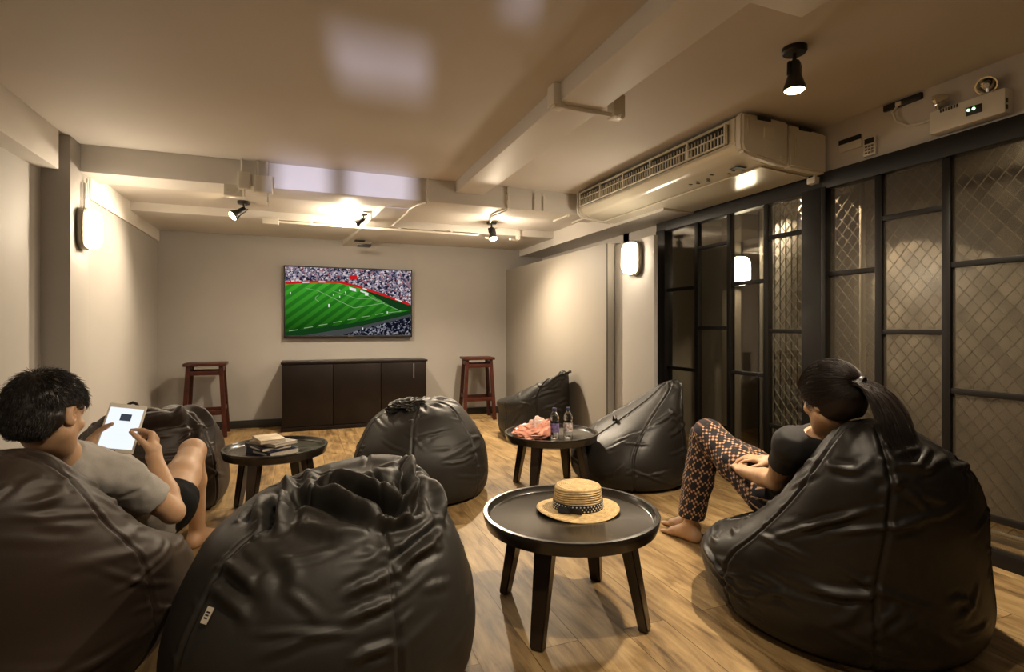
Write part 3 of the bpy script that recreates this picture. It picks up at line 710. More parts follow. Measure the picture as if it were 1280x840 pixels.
SM = [emis('crowd_picture', (0.3, 0.3, 0.3), 0.52, 'crowd'), emis('pitch_picture', (0, .2, 0), 1.0, 'grass'), emis('red_board_picture', (0.42, 0.01, 0.012), 0.75),
      emis('white_picture', (0.75, 0.75, 0.72), 0.6), emis('dark_crowd_picture', (0, 0, 0), 0.6, 'dark'), emis('dark_green_picture', (0.006, 0.035, 0.008), 0.7), emis('track_picture', (0.055, 0.06, 0.06), 0.6), emis('line_picture', (0.30, 0.50, 0.24), 0.45)]
sb = MB(); sx0, sx1, sz0, sz1 = -W_ / 2 + 0.014, W_ / 2 - 0.014, 0.026, H_ - 0.014
def sp(q): return (sx0 + (q[0] - 105) / 895 * (sx1 - sx0), sz1 - (q[1] - 130) / 505 * (sz1 - sz0))
lay = [0]
def spoly(pts, mi):
    lay[0] += 1; yy = -0.0300 - 0.00012 * lay[0]
    vs = [sb.bm.verts.new((sp(q)[0], yy, sp(q)[1])) for q in pts]
    f = sb.bm.faces.new(vs); f.material_index = mi; f.normal_update()
    if f.normal.y > 0: f.normal_flip()
def sline(p0, p1, w, mi=7):
    d = Vector((p1[0] - p0[0], p1[1] - p0[1])); n = Vector((-d.y, d.x)).normalized() * w / 2
    spoly([(p0[0] + n.x, p0[1] + n.y), (p1[0] + n.x, p1[1] + n.y), (p1[0] - n.x, p1[1] - n.y), (p0[0] - n.x, p0[1] - n.y)], mi)
spoly([(105, 130), (1000, 130), (1000, 635), (105, 635)], 0)
spoly([(105, 255), (300, 240), (460, 238), (600, 270), (800, 335), (1000, 400), (1000, 480), (105, 635)], 1)
spoly([(640, 284), (800, 335), (1000, 400), (1000, 440), (900, 440)], 5)
for a_, b_ in (((105, 253), (300, 236)), ((300, 236), (470, 233)), ((470, 233), (600, 262)), ((600, 262), (800, 326)), ((800, 326), (985, 392))): sline(a_, b_, 17, 2)
for a_, b_ in (((220, 243), (265, 240)), ((330, 235), (375, 234)), ((640, 275), (670, 285)), ((880, 353), (930, 371))): sline(a_, b_, 9, 3)
spoly([(105, 610), (560, 545), (900, 462), (1000, 440), (1000, 480), (640, 570), (480, 635), (105, 635)], 5)
spoly([(230, 635), (640, 562), (1000, 470), (1000, 492), (700, 572), (500, 632), (490, 635)], 6)
spoly([(490, 635), (700, 570), (1000, 490), (1000, 635)], 4)
for a_, b_, w_ in (((240, 285), (320, 300), 3), ((320, 300), (575, 427), 4), ((575, 427), (800, 385), 4), ((800, 385), (680, 335), 3), ((425, 300), (610, 358), 3), ((610, 358), (700, 350), 3), ((700, 350), (925, 448), 4), ((925, 448), (820, 462), 4)): sline(a_, b_, w_)
for k in range(7): sline((130 + k * 100, 602 - k * 21), (190 + k * 100, 592 - k * 21), 5)
for a_ in range(0, 8): sline((330 - 24 * math.sin(0.4 * a_), 335 + 6 * a_), (330 - 24 * math.sin(0.4 * (a_ + 1)), 335 + 6 * (a_ + 1)), 4)
spoly([(542, 268), (590, 280), (592, 303), (545, 290)], 3); spoly([(622, 290), (680, 312), (680, 332), (655, 330), (655, 312), (622, 302)], 3)
spoly([(545, 180), (595, 175), (605, 205), (550, 215)], 2)
for px, py, s_ in ((140, 325, 6), (400, 412, 9), (475, 345, 6), (515, 310, 5), (475, 295, 5), (430, 330, 5), (820, 460, 7), (640, 585, 6)): spoly([(px - s_ * .55, py - s_ * 1.3), (px + s_ * .55, py - s_ * 1.3), (px + s_ * .4, py + s_ * 1.3), (px - s_ * .4, py + s_ * 1.3)], 3)
sb.build('screen', SM, tv)

# ------------------------------------------------------------------ low cabinet
cb = empty('sideboard', (0.595, 6.44, 0), label='low dark brown three-door sideboard below the television', cat='cabinet')
cw, ch, cd = 0.79, 0.745, 0.20
b = MB(); b.box(-cw + 0.01, cw - 0.01, -cd + 0.02, cd, 0.03, ch - 0.02, bev=0.003); b.build('carcass', M['cabinet'], cb)
b = MB(); b.box(-cw, cw, -cd - 0.01, cd, ch - 0.024, ch, bev=0.004); b.build('top_board', M['cabinet'], cb)
b = MB(); b.box(-cw, cw, -cd - 0.005, cd, 0.0, 0.045, bev=0.004); b.build('plinth', M['cabinet'], cb)
for k in range(3):
    x0 = -cw + 0.016 + k * (2 * cw - 0.032) / 3; x1 = x0 + (2 * cw - 0.032) / 3 - 0.006
    b = MB(); b.box(x0, x1, -cd - 0.004, -cd + 0.022, 0.05, ch - 0.03, bev=0.004); dr = b.build('door', M['cabinet'], cb)
    if k == 2:
        b = MB(); b.box(x1 - 0.15, x1 - 0.135, -cd - 0.014, -cd - 0.002, 0.53, 0.70, bev=0.003); b.build('handle', M['rimmetal'], dr)

# ------------------------------------------------------------------ stools
def stool(x, y, rz, label):
    r = empty('wooden_stool', (x, y, 0), rz, label, 'stool', 'red brown wooden stools by the back wall')
    b = MB(); b.box(-0.19, 0.19, -0.17, 0.17, 0.725, 0.755, bev=0.006); b.build('seat', M['stool'], r)
    top, bot = (0.145, 0.13), (0.185, 0.165)
    for sx in (-1, 1):
        for sy in (-1, 1):
            b = MB(); b.taper((sx * top[0], sy * top[1], 0.73), (sx * bot[0], sy * bot[1], 0.0), (0.019, 0.019), (0.021, 0.021)); b.build('leg', M['stool'], r)
    def at(z): f = 1 - z / 0.73; return top[0] + (bot[0] - top[0]) * f, top[1] + (bot[1] - top[1]) * f
    for z, hh, nm in ((0.655, 0.022, 'apron'), (0.25, 0.022, 'stretcher')):
        ax, ay = at(z)
        for s in (-1, 1):
            b = MB(); b.box(-ax, ax, s * ay - 0.011, s * ay + 0.011, z - hh, z + hh, bev=0.003); b.build(nm, M['stool'], r)
            b = MB(); b.box(s * ax - 0.011, s * ax + 0.011, -ay, ay, z - hh + 0.03, z + hh + 0.03, bev=0.003); b.build(nm, M['stool'], r)
    return r
stool(-0.905, 6.35, 0.03, 'red brown wooden stool left of the sideboard behind a slumped bean bag')
stool(2.03, 6.36, -0.12, 'red brown wooden stool right of the sideboard under the small lit spotlight')

# ------------------------------------------------------------------ round tray tables
def table(x, y, r, h, rz, label):
    t = empty('round_coffee_table', (x, y, 0), rz, label, 'coffee table', 'round dark tray tables')
    b = MB()
    b.lathe([(0.0, h - 0.058), (r - 0.035, h - 0.058), (r - 0.012, h - 0.050), (r - 0.003, h - 0.022), (r, h - 0.004), (r - 0.002, h), (r - 0.016, h), (r - 0.019, h - 0.004), (r - 0.024, h - 0.022), (r - 0.030, h - 0.025), (0.0, h - 0.025)], n=96)
    b.build('tray_top', M['tray'], t, smooth=50)
    for k in range(4):
        a = PI / 4 + k * PI / 2; u = Vector((math.cos(a), math.sin(a), 0)); v = (-u.y, u.x, 0)
        b = MB(); b.taper(u * (r * 0.66) + Vector((0, 0, h - 0.056)), u * (r * 0.86), (0.036, 0.024), (0.024, 0.018), ax=v, bev=0.005); b.build('leg', M['espresso'], t)
    for k in range(2):
        b = MB(); a = PI / 4 + k * PI / 2; b.obox(Matrix.Translation((0, 0, h - 0.070)) @ Matrix.Rotation(a, 4, 'Z'), r * 0.64, 0.02, 0.014, 0.003); b.build('cross_rail', M['espresso'], t)
    return t
T1 = (0.995, 1.905, 0.345, 0.400); T2 = (1.63, 3.41, 0.325, 0.392); T3 = (-0.14, 3.63, 0.303, 0.392)
table(*T1, -0.09, 'round dark tray table in front carrying the straw hat')
table(*T2, -0.1, 'round dark tray table at the back carrying water bottles and a plastic bag')
table(*T3, 0.25, 'round dark tray table on the left carrying a stack of books')

# ------------------------------------------------------------------ straw hat
M['straw'] = mat('straw', (0.52, 0.36, 0.16), 0.7, noise=(60, 0.25))
_nt = M['straw'].node_tree; _b = _nt.nodes['Principled BSDF']; _tc = _nt.nodes.new('ShaderNodeTexCoord')
_sx = _nt.nodes.new('ShaderNodeSeparateXYZ'); _nt.links.new(_tc.outputs['Object'], _sx.inputs[0])
_l = _nt.nodes.new('ShaderNodeVectorMath'); _l.operation = 'LENGTH'
_cx = _nt.nodes.new('ShaderNodeCombineXYZ'); _nt.links.new(_sx.outputs[0], _cx.inputs[0]); _nt.links.new(_sx.outputs[1], _cx.inputs[1]); _nt.links.new(_cx.outputs[0], _l.inputs[0])
_ad = _nt.nodes.new('ShaderNodeMath'); _ad.operation = 'ADD'; _nt.links.new(_l.outputs['Value'], _ad.inputs[0]); _nt.links.new(_sx.outputs[2], _ad.inputs[1])
_ml = _nt.nodes.new('ShaderNodeMath'); _ml.operation = 'MULTIPLY'; _ml.inputs[1].default_value = 780; _nt.links.new(_ad.outputs[0], _ml.inputs[0])
_sn = _nt.nodes.new('ShaderNodeMath'); _sn.operation = 'SINE'; _nt.links.new(_ml.outputs[0], _sn.inputs[0])
_nz = _nt.nodes.new('ShaderNodeTexNoise'); _nz.inputs['Scale'].default_value = 170; _nt.links.new(_tc.outputs['Object'], _nz.inputs['Vector'])
_a2 = _nt.nodes.new('ShaderNodeMath'); _a2.operation = 'ADD'; _nt.links.new(_sn.outputs[0], _a2.inputs[0]); _nt.links.new(_nz.outputs[0], _a2.inputs[1])
_bp = _nt.nodes.new('ShaderNodeBump'); _bp.inputs['Strength'].default_value = 0.7; _bp.inputs['Distance'].default_value = 0.0015
_nt.links.new(_a2.outputs[0], _bp.inputs['Height']); _nt.links.new(_bp.outputs[0], _b.inputs['Normal'])
hat = empty('straw_hat', (1.055, 1.955, 0.3755), -0.15, 'straw boater hat with a black polka dot ribbon lying on the front table', 'hat')
b = MB()
b.lathe([(0.090, 0.006), (0.150, 0.004), (0.158, 0.003), (0.160, 0.006), (0.158, 0.009), (0.150, 0.0095), (0.098, 0.013), (0.0945, 0.02), (0.092, 0.06), (0.089, 0.094), (0.085, 0.101), (0.078, 0.1045), (0.05, 0.106), (0.0, 0.107)], n=96)
for v in b.bm.verts:
    v.co.x *= 1.06; rr = math.hypot(v.co.x, v.co.y)
    if rr > 0.1: v.co.z += 0.006 * math.cos(2 * math.atan2(v.co.y, v.co.x)) * (rr - 0.1) / 0.06
b.build('crown_and_brim', M['straw'], hat, smooth=60)
M['ribbon'] = mat('ribbon', (0.008, 0.008, 0.010), 0.6)
b = MB(); b.lathe([(0.0958, 0.014), (0.0978, 0.016), (0.0962, 0.044), (0.094, 0.046)], n=96)
for v in b.bm.verts: v.co.x *= 1.06
rb = b.build('ribbon', M['ribbon'], hat)
b = MB()
for row in range(3):
    for k in range(42):
        a = 2 * PI * (k + 0.5 * (row % 2)) / 42; z = 0.0215 + row * 0.0088; rr = 0.0988 - 0.0016 * row / 2
        R = Vector((math.cos(a), math.sin(a), 0)).to_track_quat('Z', 'Y').to_matrix().to_4x4()
        b.lathe([(0, 0.0008), (0.0028, 0.0004), (0.0028, -0.001)], c=(rr * math.cos(a) * 1.06, rr * math.sin(a), z), M=R, n=10)
b.build('polka_dots', mat('ribbon_dot', (0.75, 0.72, 0.66), 0.6), rb)
b = MB()
for s in (-1, 1):
    M4 = Matrix.Translation((-0.062, -0.082, 0.03)) @ Matrix.Rotation(-2.2, 4, 'Z') @ Matrix.Rotation(0.4 * s, 4, 'Y')
    b.obox(M4 @ Matrix.Translation((0.0, 0.024 * s, -0.004)), 0.004, 0.024, 0.013, 0.003)
b.obox(Matrix.Translation((-0.064, -0.084, 0.03)) @ Matrix.Rotation(-2.2, 4, 'Z'), 0.007, 0.008, 0.014, 0.004)
b.build('ribbon_knot', M['ribbon'], hat)

# ------------------------------------------------------------------ books
def book(x, y, z, w, d, h, rz, cover, label, spine=None):
    r = empty('book', (x, y, z), rz, label, 'book', 'books stacked on the left table')
    b = MB(); b.box(-w / 2, w / 2, -d / 2, d / 2, 0, 0.0025, bev=0.0008); b.box(-w / 2, w / 2, -d / 2, d / 2, h - 0.0025, h, bev=0.0008); b.box(-w / 2, -w / 2 + 0.003, -d / 2, d / 2, 0, h, bev=0.001); b.build('cover', cover, r)
    b = MB(); b.box(-w / 2 + 0.002, w / 2 - 0.004, -d / 2 + 0.004, d / 2 - 0.004, 0.0023, h - 0.0023); b.build('page_block', M['paper'], r)
    if spine:
        b = MB(); b.box(-w / 2 - 0.0008, -w / 2 + 0.002, -d * 0.36, d * 0.2, h * 0.3, h * 0.65); b.build('spine_title', spine, r)
    return r
M['paper'] = mat('paper', (0.62, 0.55, 0.44), 0.8, noise=(150, 0.08))
c_black = mat('black_cover', (0.012, 0.012, 0.014), 0.35); c_navy = mat('navy_cover', (0.015, 0.02, 0.05), 0.35); c_cream = mat('cream_cover', (0.60, 0.50, 0.36), 0.5, noise=(14, 0.25)); c_grey = mat('grey_cover', (0.35, 0.32, 0.27), 0.4); c_title = mat('silver_print', (0.6, 0.58, 0.52), 0.4)
z = 0.367; bx_, by_ = -0.165, 3.55
book(bx_ + 0.01, by_, z, 0.185, 0.265, 0.032, -1.0 + 1.57, c_navy, 'thick navy book with white pages at the bottom of the stack', c_title); z += 0.0323
book(bx_ - 0.015, by_ + 0.015, z, 0.175, 0.25, 0.020, -1.12 + 1.57, c_black, 'black book second from the bottom of the stack', c_title); z += 0.0203
book(bx_ + 0.015, by_ + 0.01, z, 0.16, 0.235, 0.018, -0.88 + 1.57, c_grey, 'grey paperback third from the bottom of the stack'); z += 0.0183
book(bx_ - 0.012, by_ + 0.02, z, 0.14, 0.205, 0.020, -1.27 + 1.57, c_cream, 'small cream paperback lying on top of the stack')

# ------------------------------------------------------------------ bottles and plastic bag
M['pet'] = bpy.data.materials.new('clear_plastic'); M['pet'].use_nodes = True
_n = M['pet'].node_tree.nodes['Principled BSDF']; _n.inputs['Transmission Weight'].default_value = 1.0; _n.inputs['Roughness'].default_value = 0.04; _n.inputs['IOR'].default_value = 1.2; _n.inputs['Base Color'].default_value = (0.93, 0.95, 0.96, 1)
M['capblue'] = mat('bottle_cap', (0.03, 0.035, 0.09), 0.35)
M['lab1'] = mat('bottle_label_violet', (0.16, 0.12, 0.26), 0.4, noise=(70, 0.8)); M['lab2'] = mat('bottle_label_pale', (0.50, 0.42, 0.40), 0.4, noise=(80, 0.7))
def bottle(x, y, lab, label):
    r = empty('water_bottle', (x, y, 0.367), 0, label, 'bottle', 'water bottles on the back table')
    b = MB(); b.lathe([(0, 0.006), (0.012, 0.002), (0.024, 0.0), (0.030, 0.005), (0.031, 0.02), (0.0295, 0.028), (0.031, 0.036), (0.031, 0.112), (0.0285, 0.118), (0.031, 0.126), (0.0305, 0.14), (0.026, 0.158), (0.017, 0.175), (0.013, 0.182), (0.013, 0.196), (0, 0.196)], n=40); b.build('bottle_body', M['pet'], r)
    b = MB(); b.lathe([(0.0315, 0.045), (0.0318, 0.047), (0.0318, 0.103), (0.0315, 0.105)], n=40); b.build('paper_label', lab, r)
    b = MB(); b.lathe([(0, 0.207), (0.0135, 0.207), (0.015, 0.2), (0.015, 0.187), (0.0135, 0.186)], n=28); b.build('cap', M['capblue'], r)
bottle(1.602, 3.30, M['lab1'], 'water bottle with a violet label next to the pink plastic bag')
bottle(1.70, 3.29, M['lab2'], 'water bottle with a pale label, further from the pink plastic bag')
M['pink'] = mat('pink_film', (0.80, 0.34, 0.24), 0.35, noise=(14, 0.3), bump=(60, 0.3, 0.004)); M['pink'].node_tree.nodes['Principled BSDF'].inputs['Subsurface Weight'].default_value = 0.0
bm_ = bmesh.new(); bmesh.ops.create_icosphere(bm_, subdivisions=5, radius=1.0)
P_ = np.array([v.co[:] for v in bm_.verts]); rr = 1 + 0.30 * vnoise(P_ * 1.6, 3) + 0.16 * (1 - 2 * np.abs(vnoise(P_ * 3.4, 5))) + 0.08 * (1 - 2 * np.abs(vnoise(P_ * 7, 9)))
for v, q in zip(bm_.verts, rr):
    v.co = Vector((v.co.x * 0.115 * q, v.co.y * 0.075 * q, max(-0.0, 0.038 + v.co.z * 0.06 * q + 0.05 * max(0, v.co.x) * (q if v.co.z > 0 else 0))))
b = MB(); b.merge(bm_)
pb = b.build('plastic_bag', M['pink'], None, smooth=60, loc=(1.475, 3.37, 0.367)); tag(pb, 'crumpled pink and white plastic bag beside the water bottles', 'plastic bag')
b = MB(); bm2 = bmesh.new(); bmesh.ops.create_icosphere(bm2, subdivisions=4, radius=1.0)
P_ = np.array([v.co[:] for v in bm2.verts]); rr = 1 + 0.35 * vnoise(P_ * 2.0, 13) + 0.16 * (1 - 2 * np.abs(vnoise(P_ * 4.4, 15)))
for v, q in zip(bm2.verts, rr): v.co = Vector((0.035 + v.co.x * 0.066 * q, -0.005 + v.co.y * 0.042 * q, 0.085 + v.co.z * 0.05 * q))
b.merge(bm2); b.build('white_patch', mat('pale_film', (0.75, 0.52, 0.45), 0.35, noise=(10, 0.25)), pb, smooth=60)
MAN1 = [   # folds: (degrees around, place up the side) knots, width, height, taper
    ([(268.2, 0.861), (291.6, 0.837), (306.9, 0.785)], 0.06, 0.0275, 0.5),
    ([(186.3, 0.837), (205.2, 0.876), (251.1, 0.866)], 0.045, 0.015, 0.5),
    ([(144.0, 0.727), (224.1, 0.813), (271.8, 0.727), (285.3, 0.66)], 0.024, 0.045, 0.4),
    ([(195.3, 0.789), (247.5, 0.751), (272.7, 0.689)], 0.015, -0.025, 0.6),
    ([(134.1, 0.761), (237.6, 0.861), (282.6, 0.766), (299.7, 0.699), (312.3, 0.689)], 0.022, 0.05, 0.4),
    ([(186.3, 0.828), (263.7, 0.785), (288.9, 0.699), (298.8, 0.67)], 0.011, -0.0275, 0.6),
    ([(225.9, 0.679), (208.8, 0.732), (164.7, 0.766)], 0.02, 0.0425, 0.4),
    ([(221.4, 0.665), (205.2, 0.713), (178.2, 0.742)], 0.014, -0.0225, 0.6),
    ([(207.9, 0.665), (189.9, 0.694), (171.0, 0.718)], 0.02, 0.03, 0.5),
    ([(195.3, 0.651), (185.4, 0.665), (176.4, 0.684)], 0.014, -0.0175, 0.6),
    ([(9.9, 0.78), (-36.0, 0.751), (-47.7, 0.684), (-61.2, 0.641)], 0.015, 0.055, 0.4),
    ([(-15.3, 0.746), (-29.7, 0.703), (-36.0, 0.66)], 0.014, -0.025, 0.6),
    ([(-9.9, 0.67), (-24.3, 0.617), (-30.6, 0.569)], 0.018, 0.0375, 0.5),
    ([(-36.0, 0.565), (-51.3, 0.555), (-69.3, 0.536)], 0.013, -0.0225, 0.6),
    ([(-41.4, 0.545), (-58.5, 0.536), (-68.4, 0.507)], 0.013, 0.0225, 0.6),
    ([(-76.5, 0.651), (-63.0, 0.632), (-47.7, 0.622)], 0.016, 0.0275, 0.5),
    ([(239.4, 0.699), (263.7, 0.651), (279.0, 0.632)], 0.022, 0.0175, 0.5),
    ([(-89.1, 0.488), (-81.9, 0.498), (-72.0, 0.502)], 0.011, 0.0112, 0.6),
    ([(-88.2, 0.445), (-81.0, 0.455), (-72.9, 0.459)], 0.011, 0.01, 0.6),
    ([(-86.4, 0.388), (-79.2, 0.392), (-72.0, 0.388)], 0.011, 0.0112, 0.6),
    ([(215.1, 0.545), (228.6, 0.531), (238.5, 0.507)], 0.016, 0.0175, 0.6),
    ([(216.0, 0.498), (230.4, 0.483), (239.4, 0.459)], 0.016, 0.0137, 0.6),
    ([(-65.7, 0.526), (-54.0, 0.526), (-41.4, 0.522)], 0.011, 0.0137, 0.6),
    ([(233.1, 0.593), (244.8, 0.541), (249.3, 0.498)], 0.02, -0.01, 0.6),
]

# ------------------------------------------------------------------ bean bags
def catmull(K, n):
    """K: (m, c) knots -> n samples, centripetal enough for our use"""
    K = np.array(K, dtype=float); P = np.vstack([2 * K[0] - K[1], K, 2 * K[-1] - K[-2]]); m = len(K) - 1
    u = np.linspace(0, m, n); i = np.minimum(u.astype(int), m - 1); t = (u - i)[:, None]
    a, b, c, d = P[i], P[i + 1], P[i + 2], P[i + 3]
    return 0.5 * ((2 * b) + (c - a) * t + (2 * a - 5 * b + 4 * c - d) * t ** 2 + (3 * b - a - 3 * c + d) * t ** 3)
def smooth01(x, a, b):
    t = np.clip((x - a) / (b - a), 0, 1); return t * t * (3 - 2 * t)

class Bag:
    NT, NS = 400, 210
    def __init__(s, rings, power=2.0, seed=1, rot=0.0):
        """rings: (z, cx, cy, rx, ry, tiltx, tilty); the last one closes the top. tilt = dz per metre in x, y"""
        s.rng = np.random.RandomState(seed); s.seed = seed
        K = np.array([tuple(q) + (0.0,) * (7 - len(q)) for q in rings], dtype=float)
        R = catmull(K, s.NS); R[:, 3:5] = np.maximum(R[:, 3:5], 0.0005)
        th = np.linspace(0, 2 * PI, s.NT, endpoint=False); s.th = th; s.R = R
        e = 2.0 / power
        cx = np.sign(np.cos(th)) * np.abs(np.cos(th)) ** e; cy = np.sign(np.sin(th)) * np.abs(np.sin(th)) ** e
        c, q = math.cos(rot), math.sin(rot)
        X = R[:, 3, None] * cx[None, :]; Y = R[:, 4, None] * cy[None, :]
        X, Y = X * c - Y * q, X * q + Y * c
        Z = R[:, 0, None] + X * R[:, 5, None] + Y * R[:, 6, None]
        s.V = np.stack([R[:, 1, None] + X, R[:, 2, None] + Y, Z], axis=2).reshape(-1, 3)
        i, j = np.meshgrid(np.arange(s.NS - 1), np.arange(s.NT), indexing='ij')
        a = i * s.NT + j; b = i * s.NT + (j + 1) % s.NT
        s.Q = np.stack([a.ravel(), b.ravel(), (b + s.NT).ravel(), (a + s.NT).ravel()], axis=1)
    def at(s, deg, t):
        """point on the surface: deg around, t 0..1 from bottom to top"""
        j = int(round((deg % 360) / 360 * s.NT)) % s.NT; i = int(np.clip(round(t * (s.NS - 1)), 0, s.NS - 1))
        return s.V[i * s.NT + j]
    def idx(s, deg, t):
        j = int(round((deg % 360) / 360 * s.NT)) % s.NT; i = int(np.clip(round(t * (s.NS - 1)), 0, s.NS - 1)); return i * s.NT + j
    def fold(s, pts, w, a, taper=0.8, grooves=True):
        """ridge along the polyline of 3-D points; a>0 outwards"""
        pts = np.array(pts); d2 = np.full(len(s.V), 1e9); tt = np.zeros(len(s.V))
        lo, hi = pts.min(0) - 4 * w, pts.max(0) + 4 * w
        m = np.where(((s.V > lo) & (s.V < hi)).all(1))[0]
        if not len(m): return
        v = s.V[m]; bd = np.full(len(m), 1e9); bt = np.zeros(len(m)); n = len(pts) - 1
        for k in range(n):
            ab = pts[k + 1] - pts[k]; t = np.clip(((v - pts[k]) @ ab) / (ab @ ab + 1e-9), 0, 1)
            d = ((v - pts[k] - t[:, None] * ab) ** 2).sum(1); u = d < bd
            bd[u] = d[u]; bt[u] = (k + t[u]) / n
        x = np.sqrt(bd) / w
        prof = np.exp(-x * x) - (0.45 * np.exp(-((x - 1.9) / 0.9) ** 2) if grooves else 0)
        s.D[m] += a * prof * np.sin(PI * np.clip(bt, 0.02, 0.98)) ** taper
    def surfline(s, knots, n=9):
        K = catmull(np.array(knots, dtype=float), n); return [s.at(k[0], k[1]) for k in K]
    def shape(s, seams=6, seam0=20, drag=46, drag_t=(0.25, 0.72), drag_a=0.0075, gather=26, gather_t=(0.74, 0.985), gather_a=0.016, lump=0.008, focus=None, manual=()):
        N = vnormals(s.V, s.Q); s.D = np.zeros(len(s.V)); rng = s.rng
        t = np.repeat(np.linspace(0, 1, s.NS), s.NT); th = np.tile(s.th, s.NS)
        s.D += lump * vnoise(s.V * 3.3 + s.seed, s.seed) * smooth01(t, 0.12, 0.3) + lump * 0.4 * vnoise(s.V * 8 + s.seed, s.seed + 1) * smooth01(t, 0.15, 0.3)
        for k in range(drag):
            d0 = rng.uniform(0, 360) if focus is None or rng.rand() < 0.45 else rng.normal(focus, 40)
            t0 = rng.uniform(*drag_t); L = rng.uniform(14, 46); sl = rng.normal(0, 0.025); w = rng.uniform(0.008, 0.014)
            s.fold(s.surfline([(d0 - L / 2, t0 - sl), (d0, t0 + rng.normal(0, 0.008)), (d0 + L / 2, t0 + sl)]), w, drag_a * rng.uniform(0.4, 1.15))
        for k in range(gather):
            d0 = (k + rng.uniform(-0.3, 0.3)) * 360 / max(gather, 1); ta = rng.uniform(gather_t[0], gather_t[0] + 0.12)
            s.fold(s.surfline([(d0 + rng.normal(0, 6), ta), (d0 + rng.normal(0, 4), (ta + gather_t[1]) / 2), (d0, gather_t[1])]), rng.uniform(0.012, 0.022), gather_a * rng.uniform(0.5, 1.2), taper=0.6)
        for k in range(seams):
            c = math.radians(seam0) + 2 * PI * k / seams
            rad = s.R[:, 3:5].mean(1).repeat(s.NT)
            x = np.abs((th - c + PI) % (2 * PI) - PI) * rad
            wv = smooth01(t, 0.06, 0.14) * (1 - smooth01(t, 0.86, 0.95))
            s.D += wv * (-0.0075 * np.exp(-(x / 0.006) ** 2) + 0.0022 * np.exp(-((x - 0.016) / 0.008) ** 2))
            for q in range(9):      # small puckers along the seam
                tq = rng.uniform(0.2, 0.8); sd = rng.choice((-1, 1)); dg = math.degrees(c)
                s.fold(s.surfline([(dg, tq), (dg + sd * rng.uniform(4, 9), tq + rng.normal(0, 0.01))], 4), 0.008, 0.004 * rng.uniform(0.4, 1.2))
        for mf in manual: s.fold(s.surfline(mf[0]), mf[1], mf[2], taper=mf[3] if len(mf) > 3 else 0.7)
        s.V = s.V + N * s.D[:, None]
        return s
    def keep_out(s, fld, gap=0.006, rounds=4, relaxit=2):
        moved = np.zeros(len(s.V), bool)
        for r in range(rounds):
            d = fld.sample(s.V); m = d < gap
            if not m.any(): break
            g = fld.grad(s.V[m]); s.V[m] += g * (gap + 0.001 - d[m])[:, None]; moved |= m
        if relaxit and moved.any():
            W = relax(s.V, s.Q, relaxit); near = fld.sample(s.V) < 0.05; s.V[near] = W[near]
            d = fld.sample(s.V); m = d < 0.002
            if m.any(): s.V[m] += fld.grad(s.V[m]) * (0.003 - d[m])[:, None]
        return s
    def limit(s, ax, val, sgn, soft=0.03, cond=None):
        """push vertices back behind the plane coordinate[ax] * sgn < val * sgn, softly"""
        x = (s.V[:, ax] - val) * sgn; m = x > -soft
        if cond is not None: m &= cond(s.V)
        y = x[m]; s.V[m, ax] = val + sgn * (-soft * np.exp(-np.clip((y + soft) / soft, 0, 30)))
        return s
    def floor(s):
        z = s.V[:, 2]; m = z < 0.012; s.V[m, 2] = 0.012 * np.exp(np.clip((z[m] - 0.012) / 0.012, -30, 0)) * 0.9 + 0.0005
        return s
    def build(s, m, label):
        s.floor()
        top = len(s.V); V = np.vstack([s.V, s.V[-s.NT:].mean(0), s.V[:s.NT].mean(0)])
        me = bpy.data.meshes.new('bean_bag')
        j = np.arange(s.NT); a = (s.NS - 1) * s.NT
        T = [(a + k, a + (k + 1) % s.NT, top) for k in range(s.NT)] + [((k + 1) % s.NT, k, top + 1) for k in range(s.NT)]
        nq, ntr = len(s.Q), len(T)
        me.vertices.add(len(V)); me.vertices.foreach_set('co', V.astype(np.float32).ravel())
        me.loops.add(nq * 4 + ntr * 3); me.loops.foreach_set('vertex_index', np.concatenate([s.Q.ravel(), np.array(T).ravel()]).astype(np.int32))
        me.polygons.add(nq + ntr)
        me.polygons.foreach_set('loop_start', np.concatenate([np.arange(nq) * 4, nq * 4 + np.arange(ntr) * 3]).astype(np.int32))
        me.polygons.foreach_set('loop_total', np.concatenate([np.full(nq, 4), np.full(ntr, 3)]).astype(np.int32))
        me.update(calc_edges=True); me.validate()
        o = link_mesh('bean_bag', me, m); tag(o, label, 'bean bag', 'leather bean bags')
        s.o = o; return o

def std(cx, cy, r, H, lx=0.0, ly=0.0, sx=1.0, sy=1.0, top=0.16, body=1.0):
    """teardrop stack of rings; lx, ly: lean of the top"""
    P = [(0.0, 0.02), (0.004, 0.55), (0.01, 0.86), (0.05, 0.965), (0.16, 1.0), (0.32, 0.985), (0.5, 0.90), (0.66, 0.77), (0.8, 0.60), (0.91, 0.40), (0.975, top + 0.06), (1.0, top * 0.6), (0.992, top * 0.25), (0.985, 0.004)]
    out = []
    for z, q in P:
        f = z ** 1.5
        out.append((z * H, cx + lx * f, cy + ly * f, r * q * sx, r * q * sy))
    return out
M['bag_black'] = leather('black_leather', (0.016, 0.0145, 0.012), 0.50)
M['bag_brown'] = leather('brown_leather', (0.027, 0.018, 0.013), 0.50)
M['bag_dark'] = leather('dark_leather', (0.010, 0.0085, 0.007), 0.46)

